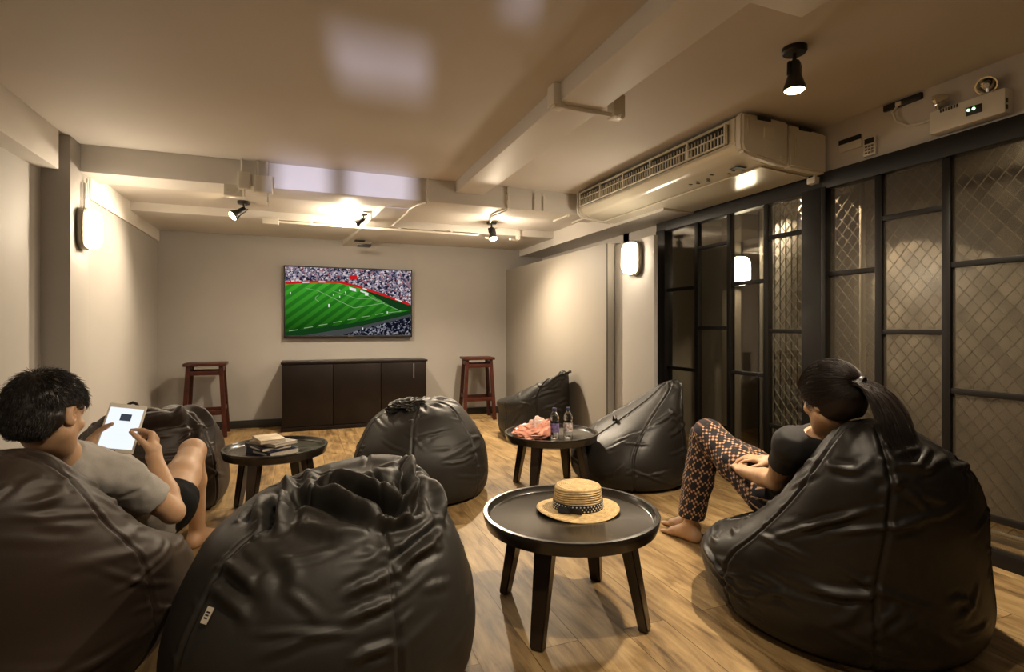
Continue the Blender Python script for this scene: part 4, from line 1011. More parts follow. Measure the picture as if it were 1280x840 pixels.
# 1 front centre bag
R1 = [(0.0, 0.09, 1.87, 0.01, 0.01), (0.003, 0.09, 1.87, 0.25, 0.25), (0.008, 0.09, 1.87, 0.40, 0.40), (0.05, 0.09, 1.87, 0.455, 0.445), (0.15, 0.09, 1.87, 0.475, 0.46),
      (0.27, 0.09, 1.87, 0.46, 0.445), (0.38, 0.10, 1.88, 0.42, 0.41), (0.47, 0.11, 1.89, 0.375, 0.365), (0.535, 0.125, 1.90, 0.325, 0.31, 0.05, 0.05), (0.58, 0.145, 1.91, 0.265, 0.25, 0.10, 0.08),
      (0.607, 0.17, 1.93, 0.195, 0.18, 0.15, 0.09), (0.62, 0.19, 1.94, 0.12, 0.11, 0.17, 0.08), (0.62, 0.20, 1.95, 0.05, 0.05, 0.1, 0.0), (0.615, 0.20, 1.95, 0.002, 0.002)]
b1 = Bag(R1, power=2.15, seed=11)
b1.shape(seams=5, seam0=-72, drag=20, drag_a=0.005, drag_t=(0.3, 0.60), gather=0, lump=0.008, focus=-60, manual=MAN1)
o1 = b1.build(M['bag_black'], 'large black leather bean bag in the front centre with a crumpled top')

# 4 middle bag
b4 = Bag([(0.0, 0.775, 3.66, 0.01, 0.01), (0.003, 0.775, 3.66, 0.25, 0.25), (0.01, 0.775, 3.66, 0.38, 0.38), (0.05, 0.775, 3.66, 0.43, 0.43), (0.15, 0.775, 3.66, 0.45, 0.445), (0.28, 0.775, 3.66, 0.44, 0.43), (0.40, 0.775, 3.67, 0.395, 0.385),
          (0.50, 0.775, 3.68, 0.335, 0.32), (0.57, 0.78, 3.69, 0.26, 0.25, 0.06, 0.0), (0.605, 0.79, 3.69, 0.17, 0.16, 0.08, 0), (0.615, 0.79, 3.69, 0.08, 0.08), (0.61, 0.79, 3.69, 0.002, 0.002)], seed=14)
b4.shape(seams=6, seam0=-50, drag=34, drag_a=0.006, drag_t=(0.36, 0.66), gather=16, gather_t=(0.68, 0.95), gather_a=0.012, focus=-65)
o4 = b4.build(M['bag_black'], 'black leather bean bag in the middle of the room before the sideboard')
bm_ = bmesh.new(); bmesh.ops.create_icosphere(bm_, subdivisions=6, radius=1.0)      # gathered top
P_ = np.array([v.co[:] for v in bm_.verts]); rr = 1 + 0.25 * vnoise(P_ * 1.5, 33) + 0.22 * (1 - 2.2 * np.abs(vnoise(P_ * 2.8 + 5, 35))) + 0.14 * (1 - 2.2 * np.abs(vnoise(P_ * 5.5, 39))) + 0.05 * vnoise(P_ * 11, 3)
for v, q in zip(bm_.verts, rr): v.co = Vector((0.665 + v.co.x * 0.105 * q, 3.60 + v.co.y * 0.075 * q, 0.595 + v.co.z * 0.045 * q + 0.02 * v.co.x))
b = MB(); b.merge(bm_); b.build('gathered_top', M['bag_black'], o4, smooth=80)

# 5 bag against the right wall at the back
b5 = Bag([(0.0, 2.20, 5.02, 0.01, 0.01), (0.003, 2.20, 5.02, 0.2, 0.25), (0.01, 2.20, 5.02, 0.28, 0.36), (0.06, 2.20, 5.02, 0.32, 0.40), (0.16, 2.20, 5.03, 0.335, 0.42), (0.28, 2.205, 5.03, 0.325, 0.42, 0.05, -0.05),
          (0.40, 2.20, 5.05, 0.335, 0.43, 0.10, -0.10), (0.49, 2.23, 5.01, 0.295, 0.38, 0.20, -0.20), (0.57, 2.29, 4.92, 0.21, 0.28, 0.32, -0.32), (0.625, 2.38, 4.80, 0.10, 0.14, 0.35, -0.3), (0.66, 2.405, 4.775, 0.055, 0.07, 0.3, -0.2), (0.67, 2.41, 4.77, 0.02, 0.02), (0.665, 2.41, 4.77, 0.002, 0.002)], seed=21, power=2.4)
b5.shape(seams=6, seam0=10, drag=40, drag_a=0.007, gather=14, gather_a=0.009, focus=-100)
b5.limit(0, 2.512, 1)
b5.build(M['bag_black'], 'black leather bean bag slumped against the right wall at the far end')

# 6 bag leaning beside the right pillar
b6 = Bag([(0.0, 2.27, 3.40, 0.01, 0.01), (0.003, 2.27, 3.40, 0.22, 0.22), (0.01, 2.27, 3.40, 0.35, 0.35), (0.06, 2.265, 3.40, 0.405, 0.40), (0.16, 2.26, 3.41, 0.42, 0.415), (0.28, 2.275, 3.42, 0.40, 0.40, 0.08, 0.0),
          (0.40, 2.32, 3.41, 0.34, 0.35, 0.2, 0.0), (0.50, 2.385, 3.39, 0.27, 0.28, 0.32, -0.02), (0.59, 2.465, 3.37, 0.20, 0.20, 0.42, -0.04), (0.66, 2.53, 3.34, 0.13, 0.13, 0.42, -0.05), (0.70, 2.565, 3.33, 0.075, 0.07, 0.35, 0), (0.705, 2.57, 3.33, 0.03, 0.03, 0.2, 0), (0.70, 2.57, 3.33, 0.002, 0.002)], seed=31, power=2.1)
b6.shape(seams=6, seam0=-58, drag=44, drag_a=0.009, drag_t=(0.25, 0.6), gather=12, gather_a=0.009, focus=-45)
b6.limit(0, 2.585, 1, soft=0.03, cond=lambda V: V[:, 1] > 3.56)
o6 = b6.build(M['bag_dark'], 'dark leather bean bag with a peaked top leaning beside the right pillar')
q_ = b6.at(178, 0.60); b = MB(); b.tube([q_ + np.array(k) for k in ((-0.0, -0.035, -0.012), (-0.012, -0.03, 0.022), (0.0, 0.0, 0.034), (0.012, 0.03, 0.03), (0.012, 0.04, 0.0))], 0.010, n=8); b.build('carry_loop', M['bag_dark'], o6)

# 7 bag behind the man
b7 = Bag([(0.0, -0.85, 3.98, 0.01, 0.01), (0.003, -0.85, 3.98, 0.2, 0.2), (0.01, -0.85, 3.98, 0.33, 0.33), (0.06, -0.85, 3.98, 0.385, 0.38), (0.18, -0.85, 3.98, 0.40, 0.39), (0.32, -0.85, 3.97, 0.385, 0.37), (0.43, -0.86, 3.96, 0.355, 0.33),
          (0.52, -0.87, 3.95, 0.315, 0.28), (0.575, -0.88, 3.94, 0.25, 0.22), (0.59, -0.88, 3.94, 0.15, 0.13), (0.58, -0.88, 3.94, 0.06, 0.06), (0.57, -0.88, 3.94, 0.002, 0.002)], seed=41, power=2.5)
b7.shape(seams=5, seam0=-30, drag=40, drag_a=0.009, gather=0, lump=0.03, focus=-60, manual=[
    ([(-140, 0.74), (-95, 0.70), (-55, 0.73), (-25, 0.71)], 0.026, 0.045, 0.5), ([(-135, 0.80), (-90, 0.78), (-40, 0.80)], 0.022, -0.045, 0.6), ([(-150, 0.86), (-90, 0.85), (-30, 0.87)], 0.026, 0.04, 0.6),
    ([(-60, 0.66), (-40, 0.75), (-35, 0.85)], 0.022, 0.035, 0.6), ([(-100, 0.60), (-70, 0.66), (-45, 0.65)], 0.02, -0.03, 0.6), ([(-20, 0.5), (-10, 0.65), (5, 0.8)], 0.022, 0.03, 0.6), ([(-50, 0.5), (-42, 0.6), (-38, 0.68)], 0.018, -0.025, 0.6),
    ([(40, 0.6), (60, 0.75), (70, 0.9)], 0.025, 0.03, 0.6), ([(150, 0.6), (160, 0.75), (170, 0.9)], 0.025, 0.03, 0.6)])
o7 = b7.build(M['bag_brown'], 'crumpled dark brown leather bean bag behind the seated man and left table')
q_ = b7.at(-112, 0.84); b = MB(); b.tube([q_ + np.array(k) for k in ((-0.03, 0, -0.015), (-0.02, 0, 0.025), (0.0, 0, 0.034), (0.02, 0, 0.025), (0.03, 0, -0.015))], 0.009, n=8); b.build('carry_loop', M['bag_brown'], o7)

# ------------------------------------------------------------------ people
M['skin_m'] = mat('tan_skin', (0.47, 0.285, 0.165), 0.5, noise=(18, 0.06), sss=0.15)
M['skin_w'] = mat('light_tan_skin', (0.47, 0.285, 0.165), 0.5, noise=(18, 0.06), sss=0.15)
M['hair'] = mat('black_hair', (0.012, 0.008, 0.006), 0.42, spec=0.5)
M['hair_w'] = mat('dark_brown_hair', (0.016, 0.009, 0.006), 0.5, spec=0.35)
M['tee_grey'] = mat('grey_jersey', (0.33, 0.31, 0.285), 0.85, noise=(240, 0.06), bump=(420, 0.2, 0.001), sheen=0.1)
M['tee_black'] = mat('black_jersey', (0.010, 0.009, 0.009), 0.8, bump=(420, 0.2, 0.001))
M['shorts'] = mat('black_shorts', (0.004, 0.004, 0.004), 0.8, spec=0.15, bump=(300, 0.2, 0.001))
M['eye'] = mat('eye_white', (0.7, 0.68, 0.64), 0.2); M['iris'] = mat('dark_iris', (0.015, 0.009, 0.006), 0.15)
M['lip'] = mat('lip', (0.42, 0.17, 0.12), 0.4)

def head_axes(fwd, up):
    f, u, _ = frame(fwd, up); r = np.cross(f, u)      # forward, up, right
    return r, f, u
def add_head(F, c, fwd, up, s=1.0, neck=None):
    r, f, u = head_axes(fwd, up); c = _v(c); ax = [r, f, u]
    P = lambda x, y, z: c + s * (x * r + y * f + z * u)
    F.ell(P(0, -0.018, 0.030), (0.075 * s, 0.094 * s, 0.084 * s), ax, k=0.02)
    F.ell(P(0, 0.022, -0.030), (0.064 * s, 0.068 * s, 0.078 * s), ax, k=0.03)
    F.ell(P(0, 0.052, -0.086), (0.034 * s, 0.030 * s, 0.024 * s), ax, k=0.03)
    for e in (-1, 1):
        F.cap(P(0.052 * e, 0.005, -0.055), P(0.022 * e, 0.060, -0.092), 0.022 * s, 0.016 * s, k=0.03)
        F.ell(P(0.043 * e, 0.062, -0.022), (0.020 * s, 0.016 * s, 0.016 * s), ax, k=0.02)
        F.ell(P(0.030 * e, 0.092, 0.008), (0.015 * s, 0.012 * s, 0.009 * s), ax, k=0.012, sub=True)
        F.cap(P(0.014 * e, 0.083, 0.026), P(0.046 * e, 0.070, 0.026), 0.009 * s, 0.007 * s, k=0.012)
        F.ell(P(0.030 * e, 0.074, 0.008), (0.0125 * s, 0.0125 * s, 0.0105 * s), ax, k=0.004)
        F.ell(P(0.030 * e, 0.0765, 0.0175), (0.0165 * s, 0.0115 * s, 0.0055 * s), ax, k=0.003)
        F.ell(P(0.030 * e, 0.0765, -0.0015), (0.0145 * s, 0.0105 * s, 0.0045 * s), ax, k=0.003)
        F.ell(P(0.010 * e, 0.094, -0.031), (0.009 * s, 0.010 * s, 0.008 * s), ax, k=0.008)
        er = r * e * 0.93 + f * -0.36
        ea = [er / np.linalg.norm(er), np.cross(u, er) / np.linalg.norm(er), u]
        F.ell(P(0.079 * e, -0.012, -0.004), (0.010 * s, 0.019 * s, 0.032 * s), ea, k=0.006)
        F.ell(P(0.084 * e, -0.006, 0.000), (0.006 * s, 0.010 * s, 0.018 * s), ea, k=0.005, sub=True)
        F.ell(P(0.077 * e, -0.003, -0.027), (0.007 * s, 0.009 * s, 0.009 * s), ea, k=0.006)
    F.cap(P(0, 0.082, 0.016), P(0, 0.101, -0.026), 0.009 * s, 0.0125 * s, k=0.014)
    F.ell(P(0, 0.082, -0.053), (0.026 * s, 0.010 * s, 0.009 * s), ax, k=0.012)
    F.ell(P(0, 0.080, -0.067), (0.022 * s, 0.010 * s, 0.009 * s), ax, k=0.012)
    F.cap(P(-0.022, 0.088, -0.0600), P(0.022, 0.088, -0.0600), 0.0022 * s, 0.0022 * s, k=0.004, sub=True)
    return P, ax
def add_hand(F, w, d, n, side, curl, s=1.0, thumb=(0.5, 0.25), spread=0.10):
    """w wrist, d finger direction, n palm normal, side: +1 thumb on cross(d,n) side"""
    d, n, t = frame(d, n); t = t * side; w = _v(w)
    P = lambda a, b, c: w + s * (a * d + b * t + c * n)
    F.cap(w, P(0.03, 0, 0), 0.026 * s, 0.028 * s, k=0.015)
    F.rbox(P(0.053, 0.0, 0.0), (0.042 * s, 0.012 * s, 0.038 * s), 0.011 * s, [d, n, t], k=0.014)
    F.ell(P(0.035, 0.026, 0.008), (0.028 * s, 0.015 * s, 0.014 * s), [d, t, n], k=0.012)
    tips = []
    for k, (off, b0, L, r0) in enumerate(((0.031, 0.089, 0.076, 0.0086), (0.0105, 0.094, 0.084, 0.0088), (-0.0105, 0.090, 0.077, 0.0084), (-0.030, 0.082, 0.060, 0.0074))):
        p = P(b0 - 0.012, off * 0.92, 0); q = P(b0, off, 0); F.cap(p, q, r0 * 1.12 * s, r0 * 1.08 * s, k=0.006)
        a = 0.0; sp = (1.5 - k) * spread * (1 if True else 0)
        for j, fr in enumerate((0.46, 0.30, 0.24)):
            a += curl[k][j]; v = (d * math.cos(sp) + t * math.sin(sp)) * math.cos(a) + n * math.sin(a)
            e = q + v * L * fr * s; F.cap(q, e, r0 * (1.05 - 0.12 * j) * s, r0 * (0.95 - 0.12 * j) * s, k=0.0025); q = e
        tips.append(q)
    b = P(0.024, 0.030, 0.006); v = d * math.cos(thumb[0] + 0.35) + t * math.sin(thumb[0] + 0.35) + n * thumb[1]; v = v / np.linalg.norm(v)
    q = b + v * 0.044 * s; F.cap(b, q, 0.0135 * s, 0.0108 * s, k=0.01)
    v = d * math.cos(thumb[0]) + t * math.sin(thumb[0]) + n * (thumb[1] + 0.2); v = v / np.linalg.norm(v); e = q + v * 0.031 * s; F.cap(q, e, 0.0105 * s, 0.0098 * s, k=0.004)
    v = d * math.cos(thumb[0] - 0.25) + t * math.sin(thumb[0] - 0.25) + n * (thumb[1] + 0.3); v = v / np.linalg.norm(v); F.cap(e, e + v * 0.024 * s, 0.0098 * s, 0.0075 * s, k=0.004)
    return tips
def add_foot(F, ank, d, s=1.0):
    """d: horizontal toe direction; sole at z = 0"""
    d = _v((d[0], d[1], 0)); d = d / np.linalg.norm(d); l = _v((-d[1], d[0], 0)); a = _v((ank[0], ank[1], 0))
    up = _v((0, 0, 1)); P = lambda x, y, z: a + s * (x * d + y * l) + up * z * s
    fl = [((0, 0, 0.002), (0, 0, -1))]
    F.cap(ank, P(-0.018, 0, 0.045), 0.036 * s, 0.034 * s, k=0.02, cuts=fl)
    F.cap(P(-0.04, 0, 0.032), P(0.05, 0.006, 0.034), 0.033 * s, 0.034 * s, k=0.03, cuts=fl)
    F.cap(P(0.02, 0.008, 0.055), P(0.11, 0.016, 0.026), 0.030 * s, 0.024 * s, k=0.03, cuts=fl)
    F.cap(P(0.03, -0.018, 0.030), P(0.115, -0.026, 0.020), 0.026 * s, 0.019 * s, k=0.03, cuts=fl)
    F.cap(P(0.10, 0.022, 0.022), P(0.12, -0.03, 0.018), 0.021 * s, 0.018 * s, k=0.02, cuts=fl)
    for k, (y, L, r) in enumerate(((0.032, 0.052, 0.0125), (0.013, 0.048, 0.0092), (-0.003, 0.042, 0.0088), (-0.018, 0.035, 0.0082), (-0.032, 0.026, 0.0078))):
        x0 = 0.118 - 0.006 * k; F.cap(P(x0 - 0.01, y, 0.017), P(x0 + L * 0.55, y, 0.016), r * 1.05 * s, r * s, k=0.006, cuts=fl)
        F.cap(P(x0 + L * 0.55, y, 0.016), P(x0 + L, y, 0.011), r * s, r * 0.95 * s, k=0.004, cuts=fl)
def add_torso(F, J, inf=0.0, w=1.0, cuts=None, k=0.04, pelvis=True, bust=0.0):
    pel, chest, neck = _v(J['pelvis']), _v(J['chest']), _v(J['neck'])
    lat = _v(J['shR']) - _v(J['shL']); u, r, f = frame(chest - pel, lat)      # up, right, third
    u2, r2, f2 = frame(neck - chest, lat)
    mid = pel * 0.5 + chest * 0.5 + _v(J.get('belly', (0, 0, 0)))
    hr = _v(J['hipR']) - _v(J['hipL']); uh, rh, fh = frame(chest - pel, hr)
    if pelvis: F.ell(pel, (0.155 * w + inf, 0.13 + inf, 0.115 + inf), [rh, uh, fh], k=k, cuts=cuts)
    F.ell(mid, (0.135 * w + inf, 0.17 + inf, 0.098 + inf), [r, u, f], k=k, cuts=cuts)
    F.ell(chest, (0.155 * w + inf, 0.17 + inf, 0.108 + inf), [r2, u2, f2], k=k, cuts=cuts)
    base = neck * 0.75 + chest * 0.25
    for s in ('shR', 'shL'): F.cap(base, J[s], 0.062 + inf, 0.056 + inf, k=k, cuts=cuts)
    if bust:
        for e in (-1, 1): F.ell(chest + r2 * 0.07 * e - f2 * 0.085 * J.get('front', 1), (0.06 + inf, 0.06 + inf, 0.05 + inf), [r2, u2, f2], k=k, cuts=cuts)
def lerp(a, b, t): return _v(a) * (1 - t) + _v(b) * t
def limb_arm(F, sh, el, wr, s=1.0, k=0.015):
    F.cap(sh, el, 0.050 * s, 0.040 * s, k=k); F.ell(lerp(sh, el, 0.45), (0.09 * s, 0.046 * s, 0.046 * s), list(frame(_v(el) - _v(sh), (0.3, 0.2, 1))), k=0.03)
    F.cap(el, lerp(el, wr, 0.35), 0.040 * s, 0.042 * s, k=k); F.cap(lerp(el, wr, 0.35), wr, 0.042 * s, 0.026 * s, k=k)
def limb_leg(F, hp, kn, an, back, s=1.0, k=0.025):
    F.cap(hp, lerp(hp, kn, 0.5), 0.088 * s, 0.074 * s, k=k); F.cap(lerp(hp, kn, 0.5), kn, 0.074 * s, 0.054 * s, k=k)
    F.ell(kn, (0.054 * s,) * 3, None, k=k)
    F.cap(kn, lerp(kn, an, 0.35) + _v(back) * 0.012, 0.050 * s, 0.053 * s, k=k); F.cap(lerp(kn, an, 0.35) + _v(back) * 0.012, an, 0.053 * s, 0.034 * s, k=k)

def strands(name, items, m, parent, n_side=3):
    """items: (list of points, radius0, radius1) -> one mesh of tapered strands"""
    Vs, Fs = [], []; base = 0
    for pts, r0, r1 in items:
        pts = np.array(pts); n = len(pts); d = np.gradient(pts, axis=0); d /= np.linalg.norm(d, axis=1, keepdims=True) + 1e-9
        h = np.array([0.31, 0.77, 0.55]); a = np.cross(d, h); a /= np.linalg.norm(a, axis=1, keepdims=True) + 1e-9; c = np.cross(d, a)
        rad = np.linspace(r0, r1, n)[:, None]
        for q in range(n_side):
            an = 2 * PI * q / n_side; Vs.append(pts + rad * (a * math.cos(an) + c * math.sin(an)))
        for i in range(n - 1):
            for q in range(n_side):
                q2 = (q + 1) % n_side; Fs.append((base + q * n + i, base + q2 * n + i, base + q2 * n + i + 1, base + q * n + i + 1))
        base += n * n_side
    return link_mesh(name, npmesh(name, np.concatenate(Vs), Fs), m, parent)
def eyes(body, P, ax, s):
    for e in (-1, 1):
        b = MB(); R = Matrix((ax[0], ax[2], ax[1])).transposed().to_4x4()
        b.lathe([(0, 0.0112 * s), (0.004 * s, 0.0107 * s), (0.008 * s, 0.008 * s), (0.0115 * s, 0.0), (0.008 * s, -0.008 * s), (0, -0.0115 * s)], c=P(0.030 * e, 0.0765, 0.008), M=R, n=20)
        ey = b.build('eye', M['eye'], body)
        b = MB(); b.lathe([(0, 0.0122 * s), (0.003 * s, 0.0119 * s), (0.0052 * s, 0.0108 * s)], c=P(0.030 * e, 0.0765, 0.008), M=R, n=20); b.build('iris', M['iris'], ey)
        b = MB(); b.tube([P(0.012 * e, 0.0905, 0.0285), P(0.028 * e, 0.0885, 0.034), P(0.047 * e, 0.0765, 0.030)], [0.0022 * s, 0.0032 * s, 0.0012 * s], n=8); b.build('eyebrow', M['hair'], body)
    b = MB()
    for zz, hx_, yy in ((-0.0555, 0.0215, 0.0905), (-0.0645, 0.0185, 0.0890)):
        b.tube([P(-hx_, yy - 0.006, -0.0600), P(-hx_ * 0.45, yy, zz), P(0, yy + 0.0012, zz), P(hx_ * 0.45, yy, zz), P(hx_, yy - 0.006, -0.0600)], [0.0012 * s, 0.0040 * s, 0.0042 * s, 0.0040 * s, 0.0012 * s], n=10)
    b.build('lips', M['lip'], body)

# ---- man, front left
J = dict(pelvis=(-0.60, 2.66, 0.345), chest=(-0.715, 2.36, 0.55), neck=(-0.742, 2.205, 0.685), shR=(-0.595, 2.27, 0.60), shL=(-0.895, 2.29, 0.635),
         hipR=(-0.515, 2.66, 0.365), hipL=(-0.69, 2.69, 0.36), front=1, elR=(-0.452, 2.385, 0.415), wrR=(-0.548, 2.545, 0.600), elL=(-0.955, 2.47, 0.47), wrL=(-0.87, 2.63, 0.60),
         knR=(-0.49, 3.02, 0.515), anR=(-0.492, 3.17, 0.075), knL=(-0.80, 3.06, 0.47), anL=(-0.86, 3.20, 0.075))
TC = np.array((-0.681, 2.600, 0.712)); tn = np.array((0.02, -0.93, 0.40)); tn /= np.linalg.norm(tn)      # tablet centre, screen normal
tu = np.array((0.17, 0.40, 0.92)); tu = tu - tn * tu.dot(tn); tu /= np.linalg.norm(tu); tr = np.cross(tu, -tn) * -1
tr = np.cross(tu, tn); tr = tr if tr[0] > 0 else -tr; TC = TC + tn * 0.013 + tr * 0.012
dL = tu * 0.72 + tr * 0.40 - tn * 0.30; dL /= np.linalg.norm(dL); J['wrL'] = tuple(TC - tr * 0.062 - tu * 0.055 - tn * 0.034 - dL * 0.045)
HM, HF, HU = (-0.728, 2.085, 0.845), (0.36, 0.90, -0.30), (0.03, 0.25, 1.0)
F = Field((-1.15, 1.9, -0.01), (-0.28, 3.5, 1.06), 0.0046)
P, hx = add_head(F, HM, HF, HU, 1.02)
F.cap(J['neck'], np.array(HM) + np.array((0.0, 0.0, -0.06)), 0.060, 0.056, k=0.025)
F.cap(lerp(J['neck'], J['chest'], 0.3), J['neck'], 0.075, 0.058, k=0.03)
add_torso(F, J)
for s_ in 'RL':
    limb_arm(F, J['sh' + s_], J['el' + s_], J['wr' + s_])
    limb_leg(F, J['hip' + s_], J['kn' + s_], J['an' + s_], (0, -1, 0))
add_foot(F, J['anR'], (0.36, 0.93)); add_foot(F, J['anL'], (-0.15, 1.0))
# right hand: index finger touches the screen
tips = add_hand(F, J['wrR'], (-0.10, 0.50, 0.84), (-0.93, 0.15, 0.08), 1, [(1.0, 0.3, 0.1), (1.35, 1.2, 0.7), (1.4, 1.3, 0.7), (1.4, 1.3, 0.7)], 1.0, thumb=(0.35, 0.55))
add_hand(F, J['wrL'], dL, tn * 0.85 + tr * 0.35, -1, [(0.02, 0.05, 0.05), (0.02, 0.05, 0.05), (0.04, 0.06, 0.05), (0.06, 0.08, 0.06)], 1.0, thumb=(-0.15, 0.85))

man = F.build('person', M['skin_m'], None, it=2)
tag(man, 'man in a grey T-shirt and black shorts reclining in the left bean bag', 'person')
eyes(man, P, hx, 1.02)
# T-shirt
G = Field((-1.12, 2.0, 0.1), (-0.3, 2.95, 0.85), 0.0056)
hem = [(lerp(J['pelvis'], J['chest'], -0.10), -(_v(J['chest']) - _v(J['pelvis'])) / np.linalg.norm(_v(J['chest']) - _v(J['pelvis'])))]
col = [(lerp(J['chest'], J['neck'], 1.12), (_v(HM) - _v(J['neck'])) / np.linalg.norm(_v(HM) - _v(J['neck'])))]
add_torso(G, J, inf=0.014, cuts=hem + col); G.cap(lerp(J['neck'], J['chest'], 0.4), J['neck'], 0.092, 0.072, k=0.03, cuts=col)
for s_ in 'RL':
    sh, el = _v(J['sh' + s_]), _v(J['el' + s_]); d_ = (el - sh) / np.linalg.norm(el - sh)
    G.cap(sh, lerp(sh, el, 0.9), 0.066, 0.064, k=0.03, cuts=[(lerp(sh, el, 0.62), d_)])
def cloth_disp(sc, amp, sd):
    def f(V):
        n = np.stack([vnoise(V * sc + 3, sd), vnoise(V * sc + 7, sd + 1), vnoise(V * sc + 11, sd + 2)], 1); m = np.stack([vnoise(V * sc * 2.6 + 3, sd + 5), vnoise(V * sc * 2.6 + 7, sd + 6), vnoise(V * sc * 2.6 + 11, sd + 7)], 1)
        return V + amp * (n + 0.5 * m)
    return f
G.build('t_shirt', M['tee_grey'], man, it=3, disp=cloth_disp(15, 0.0065, 3))
# shorts
S_ = Field((-1.0, 2.45, 0.15), (-0.3, 3.1, 0.65), 0.0056)
wa = [(lerp(J['pelvis'], J['chest'], 0.22), (_v(J['chest']) - _v(J['pelvis'])) / np.linalg.norm(_v(J['chest']) - _v(J['pelvis'])))]
hr = _v(J['hipR']) - _v(J['hipL']); uh, rh, fh = frame(_v(J['chest']) - _v(J['pelvis']), hr)
S_.ell(J['pelvis'], (0.167, 0.142, 0.127), [rh, uh, fh], k=0.04, cuts=wa)
for s_ in 'RL':
    h_, k_ = _v(J['hip' + s_]), _v(J['kn' + s_]); d_ = (k_ - h_) / np.linalg.norm(k_ - h_)
    S_.cap(h_, lerp(h_, k_, 0.75), 0.106, 0.094, k=0.03, cuts=[(lerp(h_, k_, 0.14), d_)])
S_.build('shorts', M['shorts'], man, it=3, disp=cloth_disp(14, 0.004, 31))
# short black hair
def hair_cap(c, fwd, up, s, lo=-0.075, front=0.075, thick=0.012, h=0.0042, ear=None):
    r, f, u = head_axes(fwd, up); c = _v(c); Pq = lambda x, y, z: c + s * (x * r + y * f + z * u)
    H = Field(c - 0.17, c + 0.17, h); ax = [r, f, u]
    nb = (f * 0.72 - u * 0.69)                                   # hairline plane: forward and down is face
    cuts = [(Pq(0, front * 0.42, 0.0), nb * 1.0), (Pq(0, 0, lo), -u)] + ([((Pq(0, ear, 0), f), (Pq(0, 0, 0.022), -u))] if ear is not None else [])
    H.ell(Pq(0, -0.020, 0.034), ((0.075 + thick) * s, (0.094 + thick) * s, (0.084 + thick * 1.35) * s), ax, k=0.01, cuts=cuts)
    H.ell(Pq(0, -0.045, -0.02), ((0.066 + thick * 0.6) * s, (0.066 + thick * 0.5) * s, 0.07 * s), ax, k=0.03, cuts=cuts)
    return H, Pq, ax
H, Pq, ax = hair_cap(HM, HF, HU, 1.02, lo=-0.070, front=0.06, thick=0.013, ear=-0.042)
V, Q = H.mesh(); V = relax(V, Q, 2); N = vnormals(V, Q)
V2 = V + N * (0.0035 * vnoise(V * 55, 3) + 0.004 * vnoise(V * 24, 9))[:, None]
hc = link_mesh('hair', npmesh('hair', V2, Q), M['hair'], man)
rg = np.random.RandomState(3); r_, f_, u_ = ax; c_ = _v(HM); items = []
out = ((V - c_) * N).sum(1) > 0.02
sel = np.where(out)[0]; sel = sel[rg.permutation(len(sel))[:5200]]
crown = Pq(0.01, -0.075, 0.10)
for i in sel:
    p, n = V[i], N[i]; rad = p - crown; rad -= n * rad.dot(n); rad /= np.linalg.norm(rad) + 1e-6
    z = (p - c_).dot(u_); yy = (p - c_).dot(f_); side_ = abs((p - c_).dot(r_)) > 0.05
    if side_ and z < 0.045 and yy > -0.055: continue
    L = rg.uniform(0.018, 0.036) * (1.0 if z > 0.02 else 0.55)

    dr = rad * 0.85 + n * 0.42 + rg.normal(0, 0.22, 3)+ r_ * 0.2
    if z < 0.01: dr = -u_ * 0.8 - f_ * 0.35 + n * 0.25 + rg.normal(0, 0.15, 3)
    dr /= np.linalg.norm(dr)
    p0 = p - n * 0.003; p1 = p0 + dr * L * 0.5 + n * 0.001; p2 = p0 + dr * L + rad * 0.004 - n * L * 0.18
    items.append(([p0, p1, p2], 0.0011, 0.0003))
strands('hair_strands', items, M['hair'], hc)
man_f = F
# combine the clothes into the man's field so that the bag is pressed in by them
def sd_union(F, G):
    X = np.stack(np.meshgrid(*[F.o[i] + F.h * np.arange(F.n[i]) for i in range(3)], indexing='ij'), axis=-1).reshape(-1, 3)
    lo, hi = G.o, G.o + G.h * (np.array(G.n) - 2); m = ((X >= lo) & (X <= hi)).all(1)
    d = F.d.reshape(-1); d[m] = np.minimum(d[m], G.sample(X[m])); F.d = d.reshape(F.n)
sd_union(man_f, G); sd_union(man_f, S_)
# tablet
Rt = Matrix(((tr[0], tn[0], tu[0]), (tr[1], tn[1], tu[1]), (tr[2], tn[2], tu[2]))).to_4x4()
tab = empty('tablet', tuple(TC), label='white tablet with a lit page held by the man in the grey T-shirt', cat='tablet')
def tb(nm, hx_, hz_, y0, y1, m, cx=0, cz=0, bev=0.0, par=None):
    b = MB(); b.obox(Rt @ Matrix.Translation((cx, (y0 + y1) / 2, cz)), hx_, (y1 - y0) / 2, hz_, bev); return b.build(nm, m, par or tab)
M['page'] = emis('lit_page', (0.80, 0.85, 0.93), 0.72); M['pagedark'] = emis('page_picture', (0.03, 0.035, 0.045), 1.0); M['pageline'] = emis('page_line', (0.55, 0.60, 0.68), 1.0)
tb('case', 0.0665, 0.099, -0.0075, 0.0, M['white'], bev=0.003)
scn = tb('screen', 0.0585, 0.082, 0.0, 0.0006, M['page'])
tb('page_picture', 0.019, 0.014, 0.0006, 0.0009, M['pagedark'], 0.004, 0.044, par=scn)
b = MB()
for k, zz in enumerate((0.02, -0.005, -0.028, -0.05)): b.obox(Rt @ Matrix.Translation((0.0, 0.0008, zz)), 0.052, 0.0002, 0.0011)
b.build('page_rules', M['pageline'], scn)
b = MB(); R2 = Rt @ Matrix.Translation((0, 0.0004, -0.0915)) @ Matrix.Rotation(-PI / 2, 4, 'X'); b.lathe([(0, 0.0003), (0.005, 0.0003), (0.0055, 0)], M=R2, n=24); b.build('home_button', M['rimmetal'], tab)

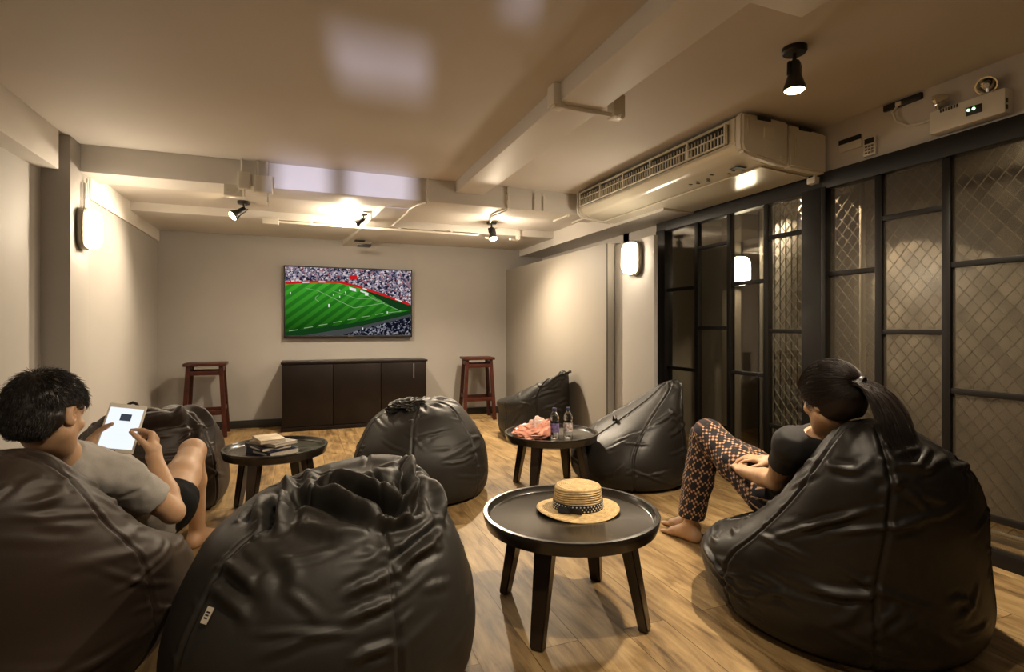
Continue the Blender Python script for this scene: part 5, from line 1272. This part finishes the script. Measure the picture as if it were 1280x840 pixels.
# ---- woman, front right
K = dict(pelvis=(2.035, 1.80, 0.365), chest=(1.90, 1.545, 0.60), neck=(1.845, 1.425, 0.715), shR=(1.985, 1.40, 0.655), shL=(1.715, 1.50, 0.68), belly=(0, 0, 0), front=1,
         hipR=(2.11, 1.79, 0.36), hipL=(1.955, 1.835, 0.37), elL=(1.80, 1.655, 0.495), wrL=(1.845, 1.865, 0.475), elR=(2.10, 1.60, 0.50), wrR=(1.985, 1.86, 0.51),
         knL=(1.975, 2.24, 0.560), anL=(1.905, 2.30, 0.075), knR=(2.03, 2.33, 0.52), anR=(1.985, 2.40, 0.075))
HW, WF, WU = (1.765, 1.385, 0.862), (0.02, 0.93, -0.22), (-0.10, 0.22, 1.0)
F = Field((1.55, 1.15, -0.01), (2.35, 2.72, 1.08), 0.0046)
P, hx = add_head(F, HW, WF, WU, 0.96)
F.cap(K['neck'], np.array(HW) + np.array((0.0, -0.005, -0.06)), 0.052, 0.048, k=0.025)
F.cap(lerp(K['neck'], K['chest'], 0.3), K['neck'], 0.065, 0.05, k=0.03)
add_torso(F, K, w=0.92)
for s_ in 'RL':
    limb_arm(F, K['sh' + s_], K['el' + s_], K['wr' + s_], 0.92)
    limb_leg(F, K['hip' + s_], K['kn' + s_], K['an' + s_], (0, -1, 0), 0.95)
add_foot(F, K['anL'], (-0.22, 1.0), 0.92); add_foot(F, K['anR'], (-0.25, 1.0), 0.92)
add_hand(F, K['wrL'], (0.42, 0.85, 0.10), (0.1, 0.05, -1.0), -1, [(0.3, 0.4, 0.3)] * 4, 0.88, thumb=(0.4, 0.1))
add_hand(F, K['wrR'], (-0.75, 0.55, 0.12), (0.1, 0.1, -1.0), 1, [(0.25, 0.4, 0.3)] * 4, 0.88, thumb=(0.4, 0.1))
wom = F.build('person', M['skin_w'], None, it=2)
tag(wom, 'woman with a ponytail, black top and patterned trousers in the right bean bag', 'person')
eyes(wom, P, hx, 0.96)
G = Field((1.55, 1.2, 0.15), (2.35, 2.15, 0.88), 0.0056)
ua = (_v(K['chest']) - _v(K['pelvis'])); ua = ua / np.linalg.norm(ua); nk = (_v(K['neck']) - _v(K['chest'])) * np.array((0.6, 0.6, 1.3)); nk = nk / np.linalg.norm(nk)
add_torso(G, K, inf=0.012, w=0.92, cuts=[(lerp(K['pelvis'], K['chest'], 0.0), -ua), (lerp(K['chest'], K['neck'], 1.08), nk)])
for s_ in 'RL':
    sh, el = _v(K['sh' + s_]), _v(K['el' + s_]); d_ = (el - sh) / np.linalg.norm(el - sh)
    G.cap(sh, lerp(sh, el, 0.9), 0.058, 0.056, k=0.03, cuts=[(lerp(sh, el, 0.50), d_)])
G.build('black_top', M['tee_black'], wom, it=3, disp=cloth_disp(14, 0.003, 13))
# patterned trousers
S_ = Field((1.7, 1.55, 0.0), (2.35, 2.55, 0.72), 0.0056)
hr = _v(K['hipR']) - _v(K['hipL']); uh, rh, fh = frame(ua, hr)
S_.ell(K['pelvis'], (0.152, 0.142, 0.125), [rh, uh, fh], k=0.04, cuts=[(lerp(K['pelvis'], K['chest'], 0.28), ua)])
for s_ in 'RL':
    h_, k_, a_ = _v(K['hip' + s_]), _v(K['kn' + s_]), _v(K['an' + s_])
    S_.cap(h_, lerp(h_, k_, 0.5), 0.100, 0.086, k=0.03); S_.cap(lerp(h_, k_, 0.5), k_, 0.088, 0.078, k=0.03)
    d_ = (a_ - k_) / np.linalg.norm(a_ - k_)
    S_.cap(k_, lerp(k_, a_, 0.5), 0.076, 0.072, k=0.03); S_.cap(lerp(k_, a_, 0.5), a_, 0.072, 0.066, k=0.02, cuts=[(lerp(k_, a_, 0.90), d_)])
tr_ = S_.build('trousers', None, wom, it=3, disp=cloth_disp(13, 0.005, 23))
# pattern coordinates along and around each leg
V = np.empty(len(tr_.data.vertices) * 3, dtype=np.float32); tr_.data.vertices.foreach_get('co', V); V = V.reshape(-1, 3)
best = np.full(len(V), 1e9); UV = np.zeros((len(V), 3), dtype=np.float32)
for si, s_ in enumerate('RL'):
    run = 0.0
    for p0, p1 in ((K['pelvis'], K['hip' + s_]), (K['hip' + s_], K['kn' + s_]), (K['kn' + s_], K['an' + s_])):
        p0, p1 = _v(p0), _v(p1); ab = p1 - p0; L = np.linalg.norm(ab); dd, x1, x2 = frame(ab, (1, 0.2, 0))
        t = np.clip(((V - p0) @ ab) / (L * L), 0, 1); q = V - p0 - t[:, None] * ab; dist = np.linalg.norm(q, axis=1)
        m = dist < best; best[m] = dist[m]
        ang = np.arctan2(q @ x2, q @ x1)
        UV[m, 0] = ang[m] * 0.075; UV[m, 1] = (run + t[m] * L); UV[m, 2] = si
        run += L
at_ = tr_.data.attributes.new('cloth_uv', 'FLOAT_VECTOR', 'POINT'); at_.data.foreach_set('vector', UV.ravel())
m = bpy.data.materials.new('patterned_cotton'); m.use_nodes = True; nt = m.node_tree; b_ = nt.nodes['Principled BSDF']; b_.inputs['Roughness'].default_value = 0.85
N_ = nt.nodes.new; L_ = nt.links.new
a_ = N_('ShaderNodeAttribute'); a_.attribute_name = 'cloth_uv'
sp_ = N_('ShaderNodeSeparateXYZ'); L_(a_.outputs['Vector'], sp_.inputs[0])
def cell(out, size, off=0.0):
    q = N_('ShaderNodeMath'); q.operation = 'MULTIPLY_ADD'; q.inputs[1].default_value = 2 * PI / size; q.inputs[2].default_value = off; L_(out, q.inputs[0])
    s = N_('ShaderNodeMath'); s.operation = 'SINE'; L_(q.outputs[0], s.inputs[0]); return s.outputs[0]
def op(o, a, b=None, v=None):
    q = N_('ShaderNodeMath'); q.operation = o; L_(a, q.inputs[0])
    if b is not None: L_(b, q.inputs[1])
    if v is not None: q.inputs[1].default_value = v
    return q.outputs[0]
big = op('MULTIPLY', cell(sp_.outputs[0], 0.094), cell(sp_.outputs[1], 0.11))            # dark medallions
fine = op('MULTIPLY', cell(sp_.outputs[0], 0.0235), cell(sp_.outputs[1], 0.0275))         # pale dots
line = op('MAXIMUM', cell(sp_.outputs[0], 0.047, 1.57), cell(sp_.outputs[1], 0.055, 1.57))
r1 = N_('ShaderNodeValToRGB'); e = r1.color_ramp.elements
e[0].position = 0.15; e[0].color = (0.012, 0.010, 0.012, 1); e[1].position = 0.75; e[1].color = (0.54, 0.36, 0.22, 1); q = e.new(0.40); q.color = (0.14, 0.048, 0.03, 1)
mixv = op('ADD', op('MULTIPLY', fine, v=0.55), op('MULTIPLY', line, v=0.42)); L_(mixv, r1.inputs[0])
r2 = N_('ShaderNodeValToRGB'); e = r2.color_ramp.elements; e[0].position = 0.42; e[0].color = (0, 0, 0, 1); e[1].position = 0.5; e[1].color = (1, 1, 1, 1); L_(big, r2.inputs[0])
mx = N_('ShaderNodeMix'); mx.data_type = 'RGBA'; L_(r2.outputs[0], mx.inputs['Factor']); L_(r1.outputs[0], mx.inputs['A']); mx.inputs['B'].default_value = (0.010, 0.009, 0.014, 1)
L_(mx.outputs['Result'], b_.inputs['Base Color']); tr_.data.materials.clear(); tr_.data.materials.append(m)
# hair pulled back into a ponytail
H, Pq, ax = hair_cap(HW, WF, WU, 0.96, lo=-0.075, front=0.085, thick=0.020)
V, Q = H.mesh(); V = relax(V, Q, 2); N = vnormals(V, Q)
hc = link_mesh('hair', npmesh('hair', V + N * (0.003 * vnoise(V * 30, 3))[:, None], Q), M['hair_w'], wom)
r_, f_, u_ = ax; c_ = _v(HW); tie = Pq(0.0, -0.125, 0.045); rg = np.random.RandomState(8); items = []
sel = np.where(((V - c_) * N).sum(1) > 0.03)[0]; sel = sel[rg.permutation(len(sel))[:3600]]
for i in sel:
    p, n = V[i], N[i]; d = tie - p; L = np.linalg.norm(d); st = min(L, rg.uniform(0.05, 0.10)); g_ = d / L; g_ = g_ - n * g_.dot(n); g_ /= np.linalg.norm(g_) + 1e-6
    g_ = g_ + rg.normal(0, 0.06, 3); pts = [p - n * 0.002]; rad_ = 1.015 + rg.uniform(0, 0.035)
    if L < 0.05: continue
    st = min(st, L * 0.8)
    for k in range(4):
        x = pts[-1] + g_ * st / 4; nn = (x - c_); loc = np.array([nn.dot(r_) / 0.0912, (nn.dot(f_) + 0.0192) / 0.1094, (nn.dot(u_) - 0.0326) / 0.1066]); sc_ = np.linalg.norm(loc) + 1e-6
        x = c_ - 0.0192 * f_ + 0.0326 * u_ + (nn + 0.0192 * f_ - 0.0326 * u_) * rad_ / sc_
        g_ = tie - x; g_ /= np.linalg.norm(g_) + 1e-6
        pts.append(x)
    items.append((pts, 0.0011, 0.0004))
strands('hair_strands', items, M['hair_w'], hc)
pw = [tie, tie + np.array((0.01, -0.045, -0.01)), tie + np.array((0.02, -0.09, -0.07)), tie + np.array((0.015, -0.125, -0.15)), tie + np.array((0.02, -0.165, -0.23)), tie + np.array((0.03, -0.195, -0.33))]
pc = catmull(np.array(pw), 16); items = []
for k in range(620):
    a = rg.uniform(0, 2 * PI); q = math.sqrt(rg.rand()); e_ = rg.uniform(0.75, 1.0); nn_ = int(16 * e_)
    wv = rg.normal(0, 0.006, (3,)); ph = rg.uniform(0, 6)
    pts = []
    for i in range(nn_):
        s_ = i / 15; rad = (0.014 + 0.040 * math.sin(PI * min(1, s_ * 0.75 + 0.08))) * q
        pts.append(pc[i] + np.array((math.cos(a) * rad * 1.25, math.sin(a) * rad * 0.8, math.sin(a) * rad * 0.5)) + wv * s_ + 0.004 * np.array((math.sin(5 * s_ + ph), math.cos(4 * s_ + ph), 0)))
    items.append((pts, 0.0017, 0.0005))
strands('ponytail', items, M['hair_w'], hc)
b = MB(); dv = Vector(pw[1]) - Vector(pw[0]); b.lathe([(0.016, -0.008), (0.021, -0.006), (0.022, 0.0), (0.021, 0.006), (0.016, 0.008)], c=tuple(tie + np.array((0.008, -0.012, 0.002))), M=dv.to_track_quat('Z', 'Y').to_matrix().to_4x4(), n=28); b.build('hair_tie', M['black'], hc)
wom_f = F
sd_union(wom_f, G); sd_union(wom_f, S_)

# ------------------------------------------------------------------ the two bags people sit in
# 2 man's bag (front left)
b2 = Bag([(0.0, -0.90, 2.22, 0.01, 0.01), (0.003, -0.90, 2.22, 0.25, 0.27), (0.01, -0.90, 2.22, 0.39, 0.43), (0.06, -0.90, 2.22, 0.47, 0.50), (0.18, -0.885, 2.20, 0.53, 0.53), (0.29, -0.88, 2.17, 0.515, 0.50, 0, -0.05),
          (0.40, -0.86, 2.10, 0.47, 0.44, 0.0, -0.20), (0.50, -0.85, 2.01, 0.38, 0.335, 0.0, -0.36), (0.59, -0.82, 1.95, 0.30, 0.25, 0, -0.40), (0.68, -0.785, 1.92, 0.20, 0.16, 0, -0.36), (0.745, -0.765, 1.91, 0.11, 0.09, 0, -0.2), (0.77, -0.76, 1.91, 0.045, 0.04), (0.765, -0.76, 1.91, 0.002, 0.002)], seed=51, power=2.1)
b2.shape(seams=6, seam0=-88, drag=46, drag_a=0.006, drag_t=(0.3, 0.75), gather=16, gather_a=0.007, lump=0.008, focus=-40)
b2.keep_out(man_f)
b2.build(M['bag_brown'], 'large brown leather bean bag in the front left corner under the man')
# 3 woman's bag (front right)
b3 = Bag([(0.0, 1.96, 1.53, 0.01, 0.01), (0.003, 1.96, 1.53, 0.25, 0.25), (0.01, 1.96, 1.53, 0.38, 0.39), (0.06, 1.96, 1.53, 0.44, 0.46), (0.17, 1.955, 1.53, 0.475, 0.485), (0.29, 1.945, 1.51, 0.455, 0.46, 0.04, -0.1),
          (0.40, 1.925, 1.44, 0.41, 0.40, 0.06, -0.26), (0.50, 1.89, 1.37, 0.345, 0.325, 0.06, -0.38), (0.60, 1.85, 1.31, 0.275, 0.245, 0.05, -0.38), (0.69, 1.81, 1.275, 0.195, 0.17, 0.03, -0.3), (0.765, 1.785, 1.255, 0.12, 0.10, 0, -0.15), (0.795, 1.78, 1.25, 0.06, 0.05), (0.79, 1.78, 1.25, 0.002, 0.002)], seed=61, power=2.1)
b3.shape(seams=6, seam0=-128, drag=64, drag_a=0.008, drag_t=(0.3, 0.75), gather=14, gather_a=0.007, lump=0.008, focus=-140)
b3.keep_out(wom_f)
b3.build(M['bag_dark'], 'large dark leather bean bag in the front right corner under the woman')
# woven tag on the front centre bag
k_ = b1.idx(222, 0.455); p_ = Vector(b1.V[k_]); n_ = Vector(vnormals(b1.V, b1.Q)[k_]); u_ = Vector(b1.V[b1.idx(222, 0.50)]) - p_; u_ = (u_ - n_ * u_.dot(n_)).normalized(); v_ = n_.cross(u_)
Rt = Matrix(((v_.x, u_.x, n_.x), (v_.y, u_.y, n_.y), (v_.z, u_.z, n_.z))).to_4x4(); Rt.translation = p_ + n_ * 0.004
b = MB(); b.obox(Rt, 0.011, 0.020, 0.0015, 0.0006); tg = b.build('woven_tag', mat('woven_tag', (0.55, 0.50, 0.42), 0.8), o1)
b = MB()
for k in range(3): b.obox(Rt @ Matrix.Translation((0, 0.007 - 0.007 * k, 0.0016)), 0.006, 0.0018, 0.0003)
b.build('tag_print', M['black'], tg)

# ------------------------------------------------------------------ dim ambient, added unseen lights, camera
w = bpy.data.worlds.new('world'); SC.world = w; w.use_nodes = True
bg = w.node_tree.nodes['Background']; bg.inputs[0].default_value = (1.0, 0.8, 0.6, 1); bg.inputs[1].default_value = 0.02
lamp('rear_fill_left', 'AREA', (-0.6, -0.6, 2.3), 7, size=0.4, aim=(-0.3, 1.6, 0))  # soft unseen fill added behind the camera
lamp('cool_patch_light', 'SPOT', (-1.0, -5.0, 0.3), 2200, color=(0.78, 0.76, 1.0), size=0.03, aim=(-0.62, -2.65, 0.85), angle=14, blend=0.1)  # unseen cool source, added to make the pale patches through the rear slots
lamp('outside_fill_spot', 'SPOT', (3.24, 3.0, 2.25), 330, size=0.012, aim=(3.75, 1.7, 0.6), angle=40, blend=0.08)  # unseen spot added for the diagonal lit area behind the panes
lamp('outside_fill_spot', 'SPOT', (3.2, 0.9, 2.3), 70, size=0.012, aim=(3.75, 1.5, 1.6), angle=80, blend=0.6)  # second unseen spot, added to brighten the wall behind the panes
lamp('outside_fill_spot', 'SPOT', (3.45, 3.2, 2.05), 45, size=0.02, aim=(3.65, 3.25, 1.4), angle=100, blend=0.4)  # unseen spot added to brighten the ribbed shutter
cd_ = bpy.data.cameras.new('camera'); cam = bpy.data.objects.new('camera', cd_); COL.objects.link(cam)
cam.location = (0, 0, 1.12); cam.rotation_euler = (PI / 2, 0, -math.radians(21.4))
cd_.sensor_width = 36; cd_.lens = 675 / 1280 * 36; cd_.shift_y = -11 / 1280; cd_.clip_start = 0.05
SC.camera = cam
SC.view_settings.view_transform = 'Standard'; SC.view_settings.look = 'None'
SC.view_settings.gamma = 1.0; SC.view_settings.use_curve_mapping = False
SC.view_settings.exposure = 0.68
SC.cycles.use_denoising = True
SC.cycles.caustics_reflective = False; SC.cycles.caustics_refractive = False
SC.cycles.max_bounces = 8; SC.cycles.transparent_max_bounces = 12
SC.cycles.sample_clamp_indirect = 6
